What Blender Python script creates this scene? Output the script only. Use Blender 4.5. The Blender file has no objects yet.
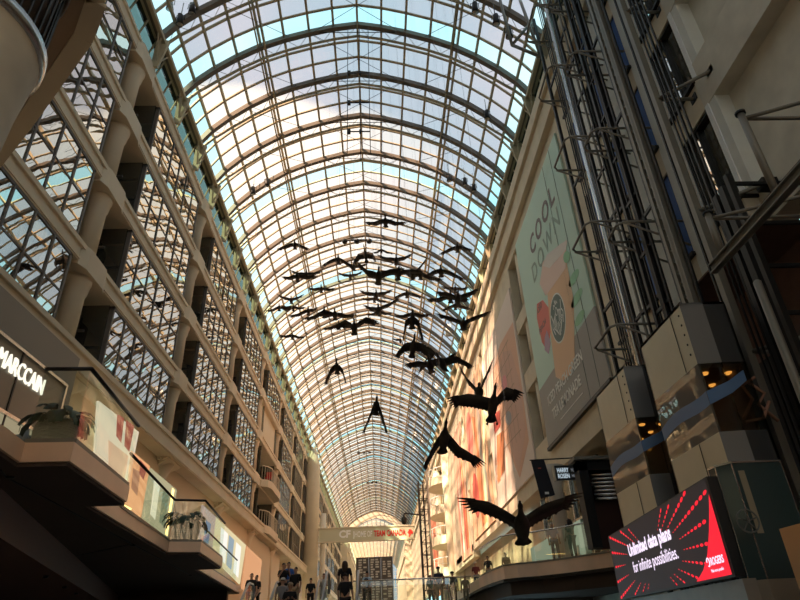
import bpy, bmesh, math, random
from mathutils import Vector, Matrix, noise
random.seed(7)
V = Vector
PI = math.pi
SC = bpy.context.scene
COL = SC.collection

# ------------------------------------------------------------------ camera
FPX = 592.1
AX = V((0.9987875, -0.02065707, 0.04468567))     # world X, Y, Z seen in the camera frame (right, down, forward)
AY = V((-0.02858979, 0.49555629, 0.86810517))
AZ = V((-0.04007678, -0.86833015, 0.49436485))
camd = bpy.data.cameras.new('camera'); cam = bpy.data.objects.new('camera', camd); COL.objects.link(cam)
camd.sensor_width = 36; camd.lens = FPX / 800 * 36; camd.clip_start = 0.05; camd.clip_end = 2000
CR = V((AX.x, AY.x, AZ.x)); CD = V((AX.y, AY.y, AZ.y)); CF = V((AX.z, AY.z, AZ.z))
m = Matrix.Identity(4)
for i in range(3):
    m[i][0] = CR[i]; m[i][1] = -CD[i]; m[i][2] = -CF[i]
cam.matrix_world = m
SC.camera = cam
# ------------------------------------------------------------------ light
SC.view_settings.view_transform = 'Standard'; SC.view_settings.look = 'None'
SC.view_settings.gamma = 1; SC.view_settings.use_curve_mapping = False
SC.view_settings.exposure = 0.50
wd = bpy.data.worlds.new('sky'); SC.world = wd; wd.use_nodes = True
nt = wd.node_tree; bg = nt.nodes['Background']
tc = nt.nodes.new('ShaderNodeTexCoord'); nz = nt.nodes.new('ShaderNodeTexNoise'); nz.inputs['Scale'].default_value = 2.2
nz.inputs['Detail'].default_value = 5
rp = nt.nodes.new('ShaderNodeValToRGB')
rp.color_ramp.elements[0].position = .40; rp.color_ramp.elements[0].color = (.42, .82, .95, 1)
rp.color_ramp.elements[1].position = .62; rp.color_ramp.elements[1].color = (.80, .95, 1.0, 1)
nt.links.new(tc.outputs['Generated'], nz.inputs['Vector']); nt.links.new(nz.outputs['Fac'], rp.inputs['Fac'])
nt.links.new(rp.outputs['Color'], bg.inputs['Color']); bg.inputs['Strength'].default_value = 1.65
sd = bpy.data.lights.new('sun', 'SUN'); sun = bpy.data.objects.new('sun', sd); COL.objects.link(sun)
sd.energy = 27.0; sd.angle = math.radians(1.5); sd.color = (1.0, .84, .54)
SUN_DIR = V((.55, .50, -.60)).normalized()
sun.rotation_euler = SUN_DIR.to_track_quat('-Z', 'Y').to_euler(); sun.location = (-20, -10, 60)

# ------------------------------------------------------------------ measuring helpers (pixel of the photo -> point on a world plane)
def ray(px, py):
    c = V((px - 400, py - 300, FPX)); return V((AX.dot(c), AY.dot(c), AZ.dot(c)))
def onX(px, py, a): r = ray(px, py); return r * (a / r.x)
def onY(px, py, a): r = ray(px, py); return r * (a / r.y)
def onZ(px, py, a): r = ray(px, py); return r * (a / r.z)

# ------------------------------------------------------------------ materials
MATS = {}
def mat(name, col, rough=.7, metal=0, emit=None, es=1, noise_amt=0, noise_scale=3, spec=.4, bump=0):
    if name in MATS: return MATS[name]
    M = bpy.data.materials.new(name); M.use_nodes = True; t = M.node_tree; b = t.nodes['Principled BSDF']
    b.inputs['Base Color'].default_value = (*col, 1); b.inputs['Roughness'].default_value = rough
    b.inputs['Metallic'].default_value = metal; b.inputs['Specular IOR Level'].default_value = spec
    if emit: b.inputs['Emission Color'].default_value = (*emit, 1); b.inputs['Emission Strength'].default_value = es
    if noise_amt or bump:
        tc = t.nodes.new('ShaderNodeTexCoord'); n = t.nodes.new('ShaderNodeTexNoise')
        n.inputs['Scale'].default_value = noise_scale; n.inputs['Detail'].default_value = 6
        t.links.new(tc.outputs['Object'], n.inputs['Vector'])
        if noise_amt:
            r = t.nodes.new('ShaderNodeValToRGB'); e = r.color_ramp.elements
            e[0].position = .3; e[1].position = .7
            e[0].color = (*[c * (1 - noise_amt) for c in col], 1); e[1].color = (*[min(1, c * (1 + noise_amt)) for c in col], 1)
            t.links.new(n.outputs['Fac'], r.inputs['Fac']); t.links.new(r.outputs['Color'], b.inputs['Base Color'])
        if bump:
            bp = t.nodes.new('ShaderNodeBump'); bp.inputs['Strength'].default_value = bump; bp.inputs['Distance'].default_value = .02
            t.links.new(n.outputs['Fac'], bp.inputs['Height']); t.links.new(bp.outputs['Normal'], b.inputs['Normal'])
    MATS[name] = M; return M
def glassmat(name, tint, refl=.12, rough=.0, transl=None, tf=.5):
    """thin sheet: see-through (or milky) with a share of mirror reflection"""
    M = bpy.data.materials.new(name); M.use_nodes = True; t = M.node_tree; t.nodes.clear()
    out = t.nodes.new('ShaderNodeOutputMaterial'); tr = t.nodes.new('ShaderNodeBsdfTransparent'); tr.inputs[0].default_value = (*tint, 1)
    gl = t.nodes.new('ShaderNodeBsdfGlossy'); gl.inputs['Roughness'].default_value = rough; gl.inputs[0].default_value = (.9, .95, .92, 1)
    src = tr.outputs[0]
    if transl:
        tl = t.nodes.new('ShaderNodeBsdfTranslucent'); tl.inputs[0].default_value = (*transl, 1)
        mx = t.nodes.new('ShaderNodeMixShader'); mx.inputs[0].default_value = tf
        t.links.new(tr.outputs[0], mx.inputs[1]); t.links.new(tl.outputs[0], mx.inputs[2]); src = mx.outputs[0]
    mx = t.nodes.new('ShaderNodeMixShader'); mx.inputs[0].default_value = refl
    t.links.new(src, mx.inputs[1]); t.links.new(gl.outputs[0], mx.inputs[2]); t.links.new(mx.outputs[0], out.inputs[0])
    MATS[name] = M; return M
def mirrorglass(name, tint, fac, wav, scale, dark):
    """dark office glazing whose slightly bowed panes mirror the vault in waves"""
    M = bpy.data.materials.new(name); M.use_nodes = True; t = M.node_tree; t.nodes.clear()
    out = t.nodes.new('ShaderNodeOutputMaterial'); g = t.nodes.new('ShaderNodeBsdfGlossy'); d = t.nodes.new('ShaderNodeBsdfDiffuse')
    g.inputs[0].default_value = (*tint, 1); g.inputs['Roughness'].default_value = .01; d.inputs[0].default_value = (*dark, 1)
    tc = t.nodes.new('ShaderNodeTexCoord'); mp = t.nodes.new('ShaderNodeMapping'); mp.inputs['Scale'].default_value = (1, .55, 1.5)
    n = t.nodes.new('ShaderNodeTexNoise'); n.inputs['Scale'].default_value = scale; n.inputs['Detail'].default_value = 1.5
    b = t.nodes.new('ShaderNodeBump'); b.inputs['Strength'].default_value = 1; b.inputs['Distance'].default_value = wav
    t.links.new(tc.outputs['Object'], mp.inputs['Vector']); t.links.new(mp.outputs[0], n.inputs['Vector'])
    t.links.new(n.outputs['Fac'], b.inputs['Height']); t.links.new(b.outputs[0], g.inputs['Normal'])
    mx = t.nodes.new('ShaderNodeMixShader'); mx.inputs[0].default_value = fac
    t.links.new(d.outputs[0], mx.inputs[1]); t.links.new(g.outputs[0], mx.inputs[2]); t.links.new(mx.outputs[0], out.inputs[0])
    MATS[name] = M; return M

STONE = mat('warm_painted_concrete', (.68, .59, .44), .8, noise_amt=.06, noise_scale=.8)
STONE_R = mat('beige_plaster', (.66, .58, .43), .85, noise_amt=.08, noise_scale=1.2)
CONC = mat('rough_concrete', (.64, .60, .50), .9, noise_amt=.12, noise_scale=1.6, bump=.3)
LIGHTP = mat('light_grey_panel', (.72, .72, .65), .6, noise_amt=.04)
WHITE = mat('white_reveal', (.85, .86, .84), .6)
FRAME = mat('vault_steel', (.46, .39, .26), .6, noise_amt=.05)
RIBM = mat('vault_rib_steel', (.15, .125, .095), .6)
MULL = mat('mullion_grey', (.11, .10, .088), .5)
DARKM = mat('dark_steel', (.018, .017, .016), .45, metal=.3)
GREYM = mat('painted_grey_steel', (.22, .205, .17), .45, metal=.2)
STEEL = mat('brushed_steel', (.62, .62, .60), .25, metal=.9)
SOFFIT = mat('dark_brown_soffit', (.085, .060, .047), .8, noise_amt=.08, noise_scale=.6)
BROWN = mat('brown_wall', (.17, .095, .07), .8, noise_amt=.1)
BLACK = mat('black', (.008, .008, .009), .5)
GOOSE = mat('goose_fibreglass', (.030, .024, .018), .75, noise_amt=.5, noise_scale=5)
BLUE = mat('blue_blind', (.012, .085, .32), .6)
FASC = mat('balcony_fascia_stone', (.86, .60, .42), .35, noise_amt=.1, noise_scale=1.1, spec=.6)

FLOORM = mat('floor_tile', (.20, .17, .14), .3, noise_amt=.1)
TEAL = glassmat('teal_clerestory', (.09, .125, .115), .08)
GLASS = glassmat('balustrade_glass', (.84, .92, .87), .13)
GLASS2 = glassmat('shaft_glass', (.75, .75, .70), .10)
CLEAR = glassmat('clear_roof_pane', (.47, .55, .55), .03)
MILK = glassmat('milky_roof_pane', (.46, .365, .395), .03, transl=(.24, .215, .185), tf=.30)
WMIR = mirrorglass('office_glazing', (.72, .70, .64), .80, .006, .75, (.05, .048, .042))
WMIR2 = mirrorglass('lift_glazing', (.60, .62, .58), .5, .004, 1.3, (.34, .30, .26))
DGL = mirrorglass('dark_glazing', (.34, .36, .34), .6, .01, 1.0, (.10, .10, .09))

# ------------------------------------------------------------------ mesh builder
class MB:
    def __init__(s): s.v = []; s.f = []; s.m = []; s.mats = []; s.smooth = []
    def mi(s, m):
        if m not in s.mats: s.mats.append(m)
        return s.mats.index(m)
    def add(s, vs, fs, m=None, sm=False):
        o = len(s.v); s.v += [tuple(v) for v in vs]; k = s.mi(m) if m else 0
        for f in fs: s.f.append([i + o for i in f]); s.m.append(k); s.smooth.append(sm)
        return s
    def box(s, a, b, m=None):
        x0, y0, z0 = [min(p, q) for p, q in zip(a, b)]; x1, y1, z1 = [max(p, q) for p, q in zip(a, b)]
        return s.hexa([(x0, y0, z0), (x1, y0, z0), (x1, y1, z0), (x0, y1, z0)], [(x0, y0, z1), (x1, y0, z1), (x1, y1, z1), (x0, y1, z1)], m)
    def hexa(s, lo, hi, m=None):
        n = len(lo)
        fs = [list(range(n))[::-1], list(range(n, 2 * n))] + [[i, (i + 1) % n, n + (i + 1) % n, n + i] for i in range(n)]
        return s.add(list(lo) + list(hi), fs, m)
    def prism(s, poly, z0, z1, m=None): return s.hexa([(p[0], p[1], z0) for p in poly], [(p[0], p[1], z1) for p in poly], m)
    def bar(s, a, b, w, h=None, m=None, up=V((0, 0, 1))):
        a = V(a); b = V(b); h = h or w; d = (b - a).normalized()
        if abs(d.dot(up)) > .98: up = V((0, 1, 0))
        x = d.cross(up).normalized(); y = x.cross(d)
        q = [(-1, -1), (1, -1), (1, 1), (-1, 1)]
        return s.hexa([a + x * i * w / 2 + y * j * h / 2 for i, j in q], [b + x * i * w / 2 + y * j * h / 2 for i, j in q], m)
    def tube(s, pts, r, m=None, n=8, caps=True):
        pts = [V(p) for p in pts]; rs = r if isinstance(r, (list, tuple)) else [r] * len(pts); vs = []; fs = []
        pu = None
        for i, p in enumerate(pts):
            d = (pts[min(i + 1, len(pts) - 1)] - pts[max(i - 1, 0)]).normalized()
            if pu is None:
                u = V((0, 0, 1)) if abs(d.z) < .9 else V((1, 0, 0))
            else: u = pu
            x = d.cross(u).normalized(); y = x.cross(d); pu = y
            for k in range(n):
                a = 2 * PI * k / n; vs.append(p + (x * math.cos(a) + y * math.sin(a)) * rs[i])
        for i in range(len(pts) - 1):
            for k in range(n): fs.append([i * n + k, i * n + (k + 1) % n, (i + 1) * n + (k + 1) % n, (i + 1) * n + k])
        if caps: fs += [list(range(n))[::-1], [(len(pts) - 1) * n + k for k in range(n)]]
        return s.add(vs, fs, m, True)
    def lathe(s, c, prof, m=None, n=24, sm=True):
        vs = []; fs = []
        for r, z in prof:
            for k in range(n):
                a = 2 * PI * k / n; vs.append((c[0] + r * math.cos(a), c[1] + r * math.sin(a), c[2] + z))
        for i in range(len(prof) - 1):
            for k in range(n): fs.append([i * n + k, i * n + (k + 1) % n, (i + 1) * n + (k + 1) % n, (i + 1) * n + k])
        fs += [list(range(n))[::-1], [(len(prof) - 1) * n + k for k in range(n)]]
        return s.add(vs, fs, m, sm)
    def build(s, name, m=None, parent=None):
        me = bpy.data.meshes.new(name); me.from_pydata(s.v, [], s.f)
        ms = s.mats if s.mats and not (m and len(s.mats) == 1 and s.mats[0] is None) else []
        if m: me.materials.append(m)
        else:
            for q in ms: me.materials.append(q)
            me.polygons.foreach_set('material_index', s.m)
        me.polygons.foreach_set('use_smooth', s.smooth)
        bm = bmesh.new(); bm.from_mesh(me); bmesh.ops.recalc_face_normals(bm, faces=bm.faces); bm.to_mesh(me); bm.free()
        o = bpy.data.objects.new(name, me); COL.objects.link(o)
        if parent: o.parent = parent; o.matrix_parent_inverse = parent.matrix_world.inverted() if False else Matrix.Translation(-parent.location) if parent.type == 'EMPTY' or parent.location.length else Matrix.Identity(4)
        return o
def struct(o): o['kind'] = 'structure'; return o
def tag(o, label, cat, group=None, kind=None):
    o['label'] = label; o['category'] = cat
    if group: o['group'] = group
    if kind: o['kind'] = kind
    return o
def empty(name, loc=(0, 0, 0)):
    o = bpy.data.objects.new(name, None); o.location = loc; o.empty_display_size = .2; COL.objects.link(o); return o
def relink(o, parent):                                    # parent a world-space mesh to an empty standing at loc
    o.parent = parent; o.matrix_parent_inverse = Matrix.Translation(-parent.location); return o
def text(s, name, parent, origin, ex, ey, size, m, depth=.01, sx=1.0, align='LEFT', bold=0.0, spacing=1.0, fit=None):
    cu = bpy.data.curves.new(name, 'FONT'); cu.body = s; cu.size = size; cu.extrude = depth; cu.align_x = align
    cu.offset = bold; cu.space_character = spacing; cu.resolution_u = 3
    o = bpy.data.objects.new('t', cu); COL.objects.link(o)
    dg = bpy.context.evaluated_depsgraph_get(); me = bpy.data.meshes.new_from_object(o.evaluated_get(dg))
    bpy.data.objects.remove(o)
    ex = V(ex).normalized(); ey = V(ey).normalized(); ez = ex.cross(ey)
    if fit:
        xs_ = [v_.co.x for v_ in me.vertices]; sx = fit / (max(xs_) - min(xs_))
    M = Matrix.Identity(4)
    for i in range(3): M[i][0] = ex[i] * sx; M[i][1] = ey[i]; M[i][2] = ez[i]; M[i][3] = origin[i]
    me.transform(M); me.materials.clear(); me.materials.append(m)
    q = bpy.data.objects.new(name, me); COL.objects.link(q)
    if parent:
        q.parent = parent; q.matrix_parent_inverse = Matrix.Translation(-parent.location)
    return q

XL, XR = -9.03, 7.97
SPR, APX, RIDGE = 22.9, 28.2, -.55
# ================================================================== THE SETTING
# ---- vault
def prof(t):
    """t -1..1 across the vault -> x, z"""
    pts = [(0, 28.2), (1.25, 27.95), (2.5, 27.55), (3.75, 27.05), (4.9, 26.45), (6.0, 25.65), (7.0, 24.75), (7.85, 23.8), (8.5, 22.75)]
    a = abs(t) * 8; i = min(int(a), 7); f = a - i
    x = pts[i][0] * (1 - f) + pts[i + 1][0] * f; z = pts[i][1] * (1 - f) + pts[i + 1][1] * f
    return (RIDGE + math.copysign(x, t), z)
NS = 16
TS = [-1 + 2 * i / NS for i in range(NS + 1)]
Y0, DY = 16.8 - 3.1 * 15, 3.1
NB = 60                                                    # bays of the main vault, up to y = 157
mb = MB()
rows = NB * 3
clearrows = set()
for yy in (18.9, 31.2, 44.5, 57.4, 71.4, 87.8, 105, 124, 140): clearrows.add(int((yy - Y0) / (DY / 3)))
for r in range(rows):
    y0 = Y0 + r * DY / 3; y1 = y0 + DY / 3
    for i in range(NS):
        (xa, za), (xb, zb) = prof(TS[i]), prof(TS[i + 1])
        cl = i in (0, NS - 1) or (r in clearrows)
        if r in clearrows and y0 < 17.9: cl = True
        mb.add([(xa, y0, za), (xb, y0, zb), (xb, y1, zb), (xa, y1, za)], [[0, 1, 2, 3]], CLEAR if cl else MILK)
vault = struct(mb.build('ceiling'))
mb = MB()                                                  # glazing bars: light grid inside the panes
YE = Y0 + NB * DY
for i, t in enumerate(TS):
    x, z = prof(t)
    mb.bar((x, Y0, z - .08), (x, YE, z - .08), .11, .17, FRAME)
    if i in (4, 12):
        mb.bar((x + .22, Y0, z - .16), (x + .22, YE, z - .16), .1, .2, FRAME)
        mb.bar((x - .1, Y0, z - .3), (x - .1, YE, z - .3), .07, .07, FRAME)
for r in range(rows + 1):
    if r % 3 == 0: continue
    y = Y0 + r * DY / 3
    for i in range(NS):
        (xa, za), (xb, zb) = prof(TS[i]), prof(TS[i + 1])
        mb.bar((xa, y, za - .05), (xb, y, zb - .05), .12, .07, FRAME)
mb.build('glazing_bars', parent=vault)
# each main rib: deep curved beam, with a light curved tube hung under it on short struts
mbr = MB()
for i in range(NS):
    (xa, za), (xb, zb) = prof(TS[i]), prof(TS[i + 1])
    mbr.bar((xa, 0, za - .2), (xb, 0, zb - .2), .25, .26, RIBM)
rib0 = mbr.build('rib', parent=vault)
mbt = MB(); off = .42
low = []
for t in [-1 + 2 * i / 32 for i in range(33)]:
    x, z = prof(t); low.append((x * (1 - .035 * (1 - abs(t))), off, z - .12 - .40 * math.sin(PI * min(1, (1 - abs(t)) * 3) / 2)))
mbt.tube(low, .075, FRAME, 6)
for i in range(0, 32, 2):
    x, z = prof(-1 + 2 * i / 32); mbt.bar((x, .05, z - .15), low[min(i + 1, 32)], .018, .018, FRAME)
    mbt.bar(low[min(i + 1, 32)], (prof(-1 + 2 * (i + 2) / 32)[0], .05, prof(-1 + 2 * (i + 2) / 32)[1] - .15), .018, .018, FRAME)
ch0 = mbt.build('truss_chord', parent=vault)
for k in range(NB + 1):
    y = Y0 + k * DY
    a, b = (rib0, ch0) if k == 0 else (rib0.copy(), ch0.copy())
    if k: COL.objects.link(a); COL.objects.link(b)
    a.location.y = y; b.location.y = y
# cross wires under the ridge
mb = MB()
for k in range(NB):
    y = Y0 + k * DY
    for s in (-1, 1):
        mb.bar((RIDGE + s * 2.4, y, 27.3), (RIDGE - s * 2.4, y + DY, 27.3), .018, .018, DARKM)
        mb.bar((RIDGE + s * 6.2, y, 25.2), (RIDGE + s * 3.4, y + DY, 27.0), .018, .018, DARKM)
    mb.bar((RIDGE - 2.2, y, 27.4), (RIDGE + 2.2, y, 27.4), .03, .03, DARKM)
mb.bar((RIDGE, Y0, 27.55), (RIDGE, YE, 27.55), .05, .05, FRAME)
mb.build('bracing_wire', parent=vault)
# ---- far vault, a little lower and narrower, closed by a glazed end
def prof2(t): x, z = prof(t); return (RIDGE + (x - RIDGE) * .86, 9 + (z - 9) * .90)
mb = MB(); YF = YE + 80
for r in range(72):
    y0 = YE + r * (80 / 72); y1 = y0 + 80 / 72
    for i in range(NS):
        (xa, za), (xb, zb) = prof2(TS[i]), prof2(TS[i + 1])
        mb.add([(xa, y0, za), (xb, y0, zb), (xb, y1, zb), (xa, y1, za)], [[0, 1, 2, 3]], CLEAR if i in (0, 15) or r % 14 == 3 else MILK)
far = struct(mb.build('ceiling'))
mb = MB()
for t in TS: x, z = prof2(t); mb.bar((x, YE, z - .05), (x, YF, z - .05), .09, .12, FRAME)
for r in range(73):
    y = YE + r * (80 / 72)
    for i in range(NS):
        (xa, za), (xb, zb) = prof2(TS[i]), prof2(TS[i + 1]); w = .26 if r % 3 == 0 else .08
        mb.bar((xa, y, za - .05), (xb, y, zb - .05), w, .1, FRAME)
mb.build('glazing_bars', parent=far)
# end arch closing the main vault and gable of the far one
mb = MB()
for i in range(NS):
    (xa, za), (xb, zb) = prof(TS[i]), prof(TS[i + 1]); (xc, zc), (xd, zd) = prof2(TS[i]), prof2(TS[i + 1])
    mb.hexa([(xa, YE, za), (xb, YE, zb), (xd, YE, zd), (xc, YE, zc)], [(xa, YE + .5, za), (xb, YE + .5, zb), (xd, YE + .5, zd), (xc, YE + .5, zc)], STONE)
struct(mb.build('trim_1'))
mb = MB()
for i in range(NS):
    (xa, za), (xb, zb) = prof2(TS[i]), prof2(TS[i + 1])
    mb.add([(xa, YF, 2), (xb, YF, 2), (xb, YF, zb), (xa, YF, za)], [[0, 1, 2, 3]], MILK)
gable = struct(mb.build('wall_far'))
mb = MB()
for t in TS: x, z = prof2(t); mb.bar((x, YF - .1, 2), (x, YF - .1, z), .14, .2, FRAME)
for k in range(18): mb.bar((-8, YF - .1, 2.5 + k * 1.3), (7, YF - .1, 2.5 + k * 1.3), .12, .1, FRAME)
mb.build('glazing_bars', parent=gable)

# ---- left wall
COLY = [6.75 + 9.65 * k for k in range(-3, 16)]
BEAMS = [(7.0, 7.75), (10.45, 11.08), (13.75, 14.38), (17.05, 17.68), (20.3, 21.0)]
BAYL = 5                                                    # bay whose windows give way to balconies
mb = MB()
mb.box((-10.9, -30, 2.4), (-10.6, 160, 23), STONE)          # back of the recesses
wl = struct(mb.build('wall_left'))
for i, (z0, z1) in enumerate(BEAMS):
    b = MB(); x1 = XL if i else XL + .45
    b.box((-10.6, -30, z0), (x1, 158, z1), STONE)
    b.box((x1, -30, z1 - .16), (x1 + .07, 158, z1), STONE)
    b.box((x1, -30, z0 + .05), (x1 + .03, 158, z0 + .12), STONE)
    for yc in COLY:                                         # faceted thickening where the beam passes a column
        for z in ((z0 - .12, z1),):
            p = [(-10.5, yc - .95), (XL + .01, yc - .95), (XL + .13, yc - .6), (XL + .13, yc + .6), (XL + .01, yc + .95), (-10.5, yc + .95)]
            b.prism(p, z[0], z[1], STONE)
    b.build('spandrel_beam', parent=wl)
cc = 0
colp = None
for yc in COLY:
    for i in range(4):
        zb = BEAMS[i][1]; zt = BEAMS[i + 1][0] - .12
        key = (round(zt - zb, 2))
        b = MB(); b.lathe((-9.45, yc, 0), [(.35, zb), (.35, zt - .60), (.39, zt - .5), (.43, zt - .18), (.46, zt - .14), (.46, zt)], STONE, 20)
        c = b.build('column', parent=wl)
# windows: bay glazing flush with the beams, every opening its own
mb = None
wn = 1
def window(y0, y1, z0, z1, x=XL - .04, npan=6, x0=None, nm=None):
    global wn
    f = MB(); d = .09
    f.box((x - .12, y0, z0), (x + .03, y0 + d, z1), MULL); f.box((x - .12, y1 - d, z0), (x + .03, y1, z1), MULL)
    f.box((x - .12, y0, z0), (x + .03, y1, z0 + d), MULL); f.box((x - .12, y0, z1 - d), (x + .03, y1, z1), MULL)
    for k in range(1, npan):
        y = y0 + (y1 - y0) * k / npan; f.box((x - .1, y - .035, z0), (x + .035, y + .035, z1), MULL)
    zm = z0 + (z1 - z0) * .5
    f.box((x - .1, y0, zm - .03), (x + .02, y1, zm + .03), MULL)
    w = struct(f.build('window_%d' % wn)); wn += 1
    for k in range(npan):
        a = y0 + (y1 - y0) * k / npan; b_ = y0 + (y1 - y0) * (k + 1) / npan
        g = MB()
        for (c, e) in ((z0, zm), (zm, z1)):
            # each pane a hair out of true, as in the photo
            j = [random.uniform(-.007, .007) for _ in range(4)]
            g.add([(x + j[0], a, c), (x + j[1], b_, c), (x + j[2], b_, e), (x + j[3], a, e)], [[0, 1, 2, 3]], WMIR)
        g.build('pane', parent=w)
    return w
def returnwall(yc, i):                                      # dark glazed return beside each column
    z0, z1 = BEAMS[i][1], BEAMS[i + 1][0]
    b = MB(); b.box((-10.58, yc + .5, z0), (-10.5, yc + 1.9, z1), DGL); b.box((-10.55, yc + 1.9, z0), (XL - .16, yc + 1.98, z1), DGL)
    b.box((-10.55, yc - 1.28, z0), (XL - .16, yc - 1.2, z1), DGL)
    b.box((-10.55, yc + 1.2, (z0 + z1) / 2), (-9.5, yc + 1.28, (z0 + z1) / 2 + .08), MULL)
    b.box((-10.5, yc + 1.2, z0), (-10.42, yc + 1.28, z1), MULL)
    return b
for k, yc in enumerate(COLY):
    for i in range(4):
        returnwall(yc, i).build('recess_glazing', parent=wl)
        if k + 1 >= len(COLY): continue
        if COLY[k] > 44 and COLY[k] < 46 and i < 3: continue
        if COLY[k] > 90:
            if i < 4:
                w = window(yc + 1.9, COLY[k + 1] - 1.2, BEAMS[i][1], BEAMS[i + 1][0], npan=4)
            continue
        window(yc + 1.98, COLY[k + 1] - 1.28, BEAMS[i][1], BEAMS[i + 1][0])
# clerestory between top beam and the vault springing, with gusset brackets
for side, X in ((-1, XL), (1, XR)):
    mb = MB(); xo = X + side * .55
    mb.add([(xo, -10, 20.9), (xo, 157, 20.9), (X + side * .02, 157, 22.75), (X + side * .02, -10, 22.75)], [[0, 1, 2, 3]], TEAL)
    for k in range(0, 160): mb.bar((xo - side * .02, -10 + k * 1.033, 20.9), (X, -10 + k * 1.033, 22.75), .06, .06, FRAME)
    c = struct(mb.build('window_%d' % wn)); wn += 1
    mb = MB(); mb.box((X - .28, -11, 22.6), (X + .18, 157, 22.95), RIBM); mb.box((X - side * .35 - .08, -11, 22.3), (X - side * .35 + .08, 157, 22.5), FRAME)
    struct(mb.build('trim_%d' % (3 if side < 0 else 4)))
gus = MB()
gus.hexa([(0, -.06, 0), (.28, -.06, -.1), (.55, -.06, 1.55), (.0, -.06, 1.75)], [(0, .06, 0), (.28, .06, -.1), (.55, .06, 1.55), (0, .06, 1.75)], FRAME)
for dy in (-.7, .7, -.35, .35): gus.bar((.2, 0, .2), (.3, dy, 1.5), .05, .05, FRAME)
g0 = gus.build('bracket', parent=wl); cnt = 0
for side, X in ((1, XL + .02), (-1, XR - .02)):
    for k in range(NB):
        y = Y0 + k * DY
        g = g0 if cnt == 0 else g0.copy()
        if cnt: COL.objects.link(g)
        cnt += 1
        g.location = (X, y, 20.95); g.scale.x = side
# left top gallery balcony fronts in the open bay
open_y0, open_y1 = 45.35 + 1.0, 55.0 - 1.0
mb = MB(); mb.box((-10.5, 46.0, BEAMS[2][1]), (XL - .3, 54.2, BEAMS[3][0]), STONE); mb.build('infill_panel', parent=wl)
for i in range(2):
    z0 = BEAMS[i][1]
    b = MB()
    b.box((-10.55, open_y0, z0), (-10.45, open_y1, BEAMS[i + 1][0]), DGL)
    b.build('recess_glazing', parent=wl)
    root = empty('balcony', (-8.6, 49.5, z0 - .5))
    b = MB(); b.prism([(-9.0, 47.0), (-8.5, 47.4), (-8.3, 48.2), (-8.3, 52.5), (-8.6, 53.3), (-9.0, 53.6)], z0 - .55, z0, STONE)
    relink(b.build('slab'), root)
    b = MB(); path = [(-8.95, 47.1), (-8.6, 47.5), (-8.4, 48.2), (-8.4, 52.4), (-8.7, 53.2), (-8.95, 53.5)]
    for j in range(5):
        b.bar((*path[j], z0 + 1.05), (*path[j + 1], z0 + 1.05), .06, .06, STONE)
        n = max(2, int((V(path[j + 1]) - V(path[j])).length / .35))
        for q in range(n):
            p = V(path[j]).lerp(V(path[j + 1]), q / n); b.bar((p.x, p.y, z0), (p.x, p.y, z0 + 1.05), .03, .03, STONE)
    relink(b.build('railing'), root)
    tag(root, ['lower cream balcony with thin railing jutting from the left office wall', 'upper cream balcony on the left wall, a red chair standing on it',
               ''][i], 'balcony', 'balconies of the open left bay')
r_ = empty('chair', (-8.75, 48.9, BEAMS[1][1])); b = MB(); b.box((-8.98, 48.65, 11.5), (-8.52, 49.15, 11.58)); relink(b.build('seat', mat('red_fabric', (.6, .03, .02))), r_)
b = MB(); b.box((-8.98, 49.1, 11.58), (-8.52, 49.18, 12.1)); relink(b.build('backrest', MATS['red_fabric']), r_)
for sx in (-.2, .2):
    for sy in (-.2, .2): b = MB(); b.tube([(-8.75 + sx, 48.9 + sy, 11.08), (-8.75 + sx, 48.9 + sy, 11.5)], .02, n=6); relink(b.build('leg', DARKM), r_)
tag(r_, 'red chair on the upper balcony of the left wall', 'chair')

# near-left round column with its metal ring, drum and the slab it carries
cx, cy = -4.62, 4.35
mb = MB(); mb.lathe((cx, cy, 0), [(.80, -1.6), (.80, 4.0), (.84, 5.2), (.90, 5.85), (.90, 5.9)], CONC, 48)
tr = struct(mb.build('trim_5'))
mb = MB(); mb.lathe((cx, cy, 0), [(.90, 5.88), (.95, 5.90), (.95, 6.04), (.88, 6.06)], STEEL, 48); mb.build('metal_ring', parent=tr)
mb = MB(); mb.lathe((cx, cy, 0), [(.86, 6.03), (.86, 7.7)], mat('drum_brown', (.07, .055, .045), .4), 48)
for k in range(48):
    a = 2 * PI * k / 48; mb.bar((cx + .87 * math.cos(a), cy + .87 * math.sin(a), 6.06), (cx + .87 * math.cos(a), cy + .87 * math.sin(a), 7.3), .02, .02, DARKM)
mb.lathe((cx, cy, 0), [(.90, 7.3), (.93, 7.32), (.93, 7.5), (.90, 7.52)], DARKM, 48)
mb.build('drum', parent=tr)
zs = 7.7
P = [(-9.0, 10.3), onZ(27, 118, zs)[:2], onZ(84, 36, zs)[:2], onZ(97, 0, zs)[:2], (-3.4, -6), (-14, -6), (-14, 10.3)]
mb = MB(); mb.prism(P, zs, zs + .6, mat('slab_soffit', (.42, .31, .23), .8)); tr6 = struct(mb.build('trim_6'))
mb = MB()
for j in range(5 - 1):
    a, b_ = V((*P[j], zs - .03)), V((*P[j + 1], zs - .03)); mb.bar(a, b_, .25, .07, STONE)
mb.build('edge_lip', parent=tr6)

# ---- floor plates
mb = MB(); mb.box((-14, -30, -1.9), (14, 36, -1.6), FLOORM); struct(mb.build('floor'))
mb = MB(); mb.box((-14, 29.6, .8), (14, 240, 1.2), FLOORM); mb.box((-2.1, 26.0, .8), (-.6, 29.6, 1.2), FLOORM); struct(mb.build('floor'))

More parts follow.
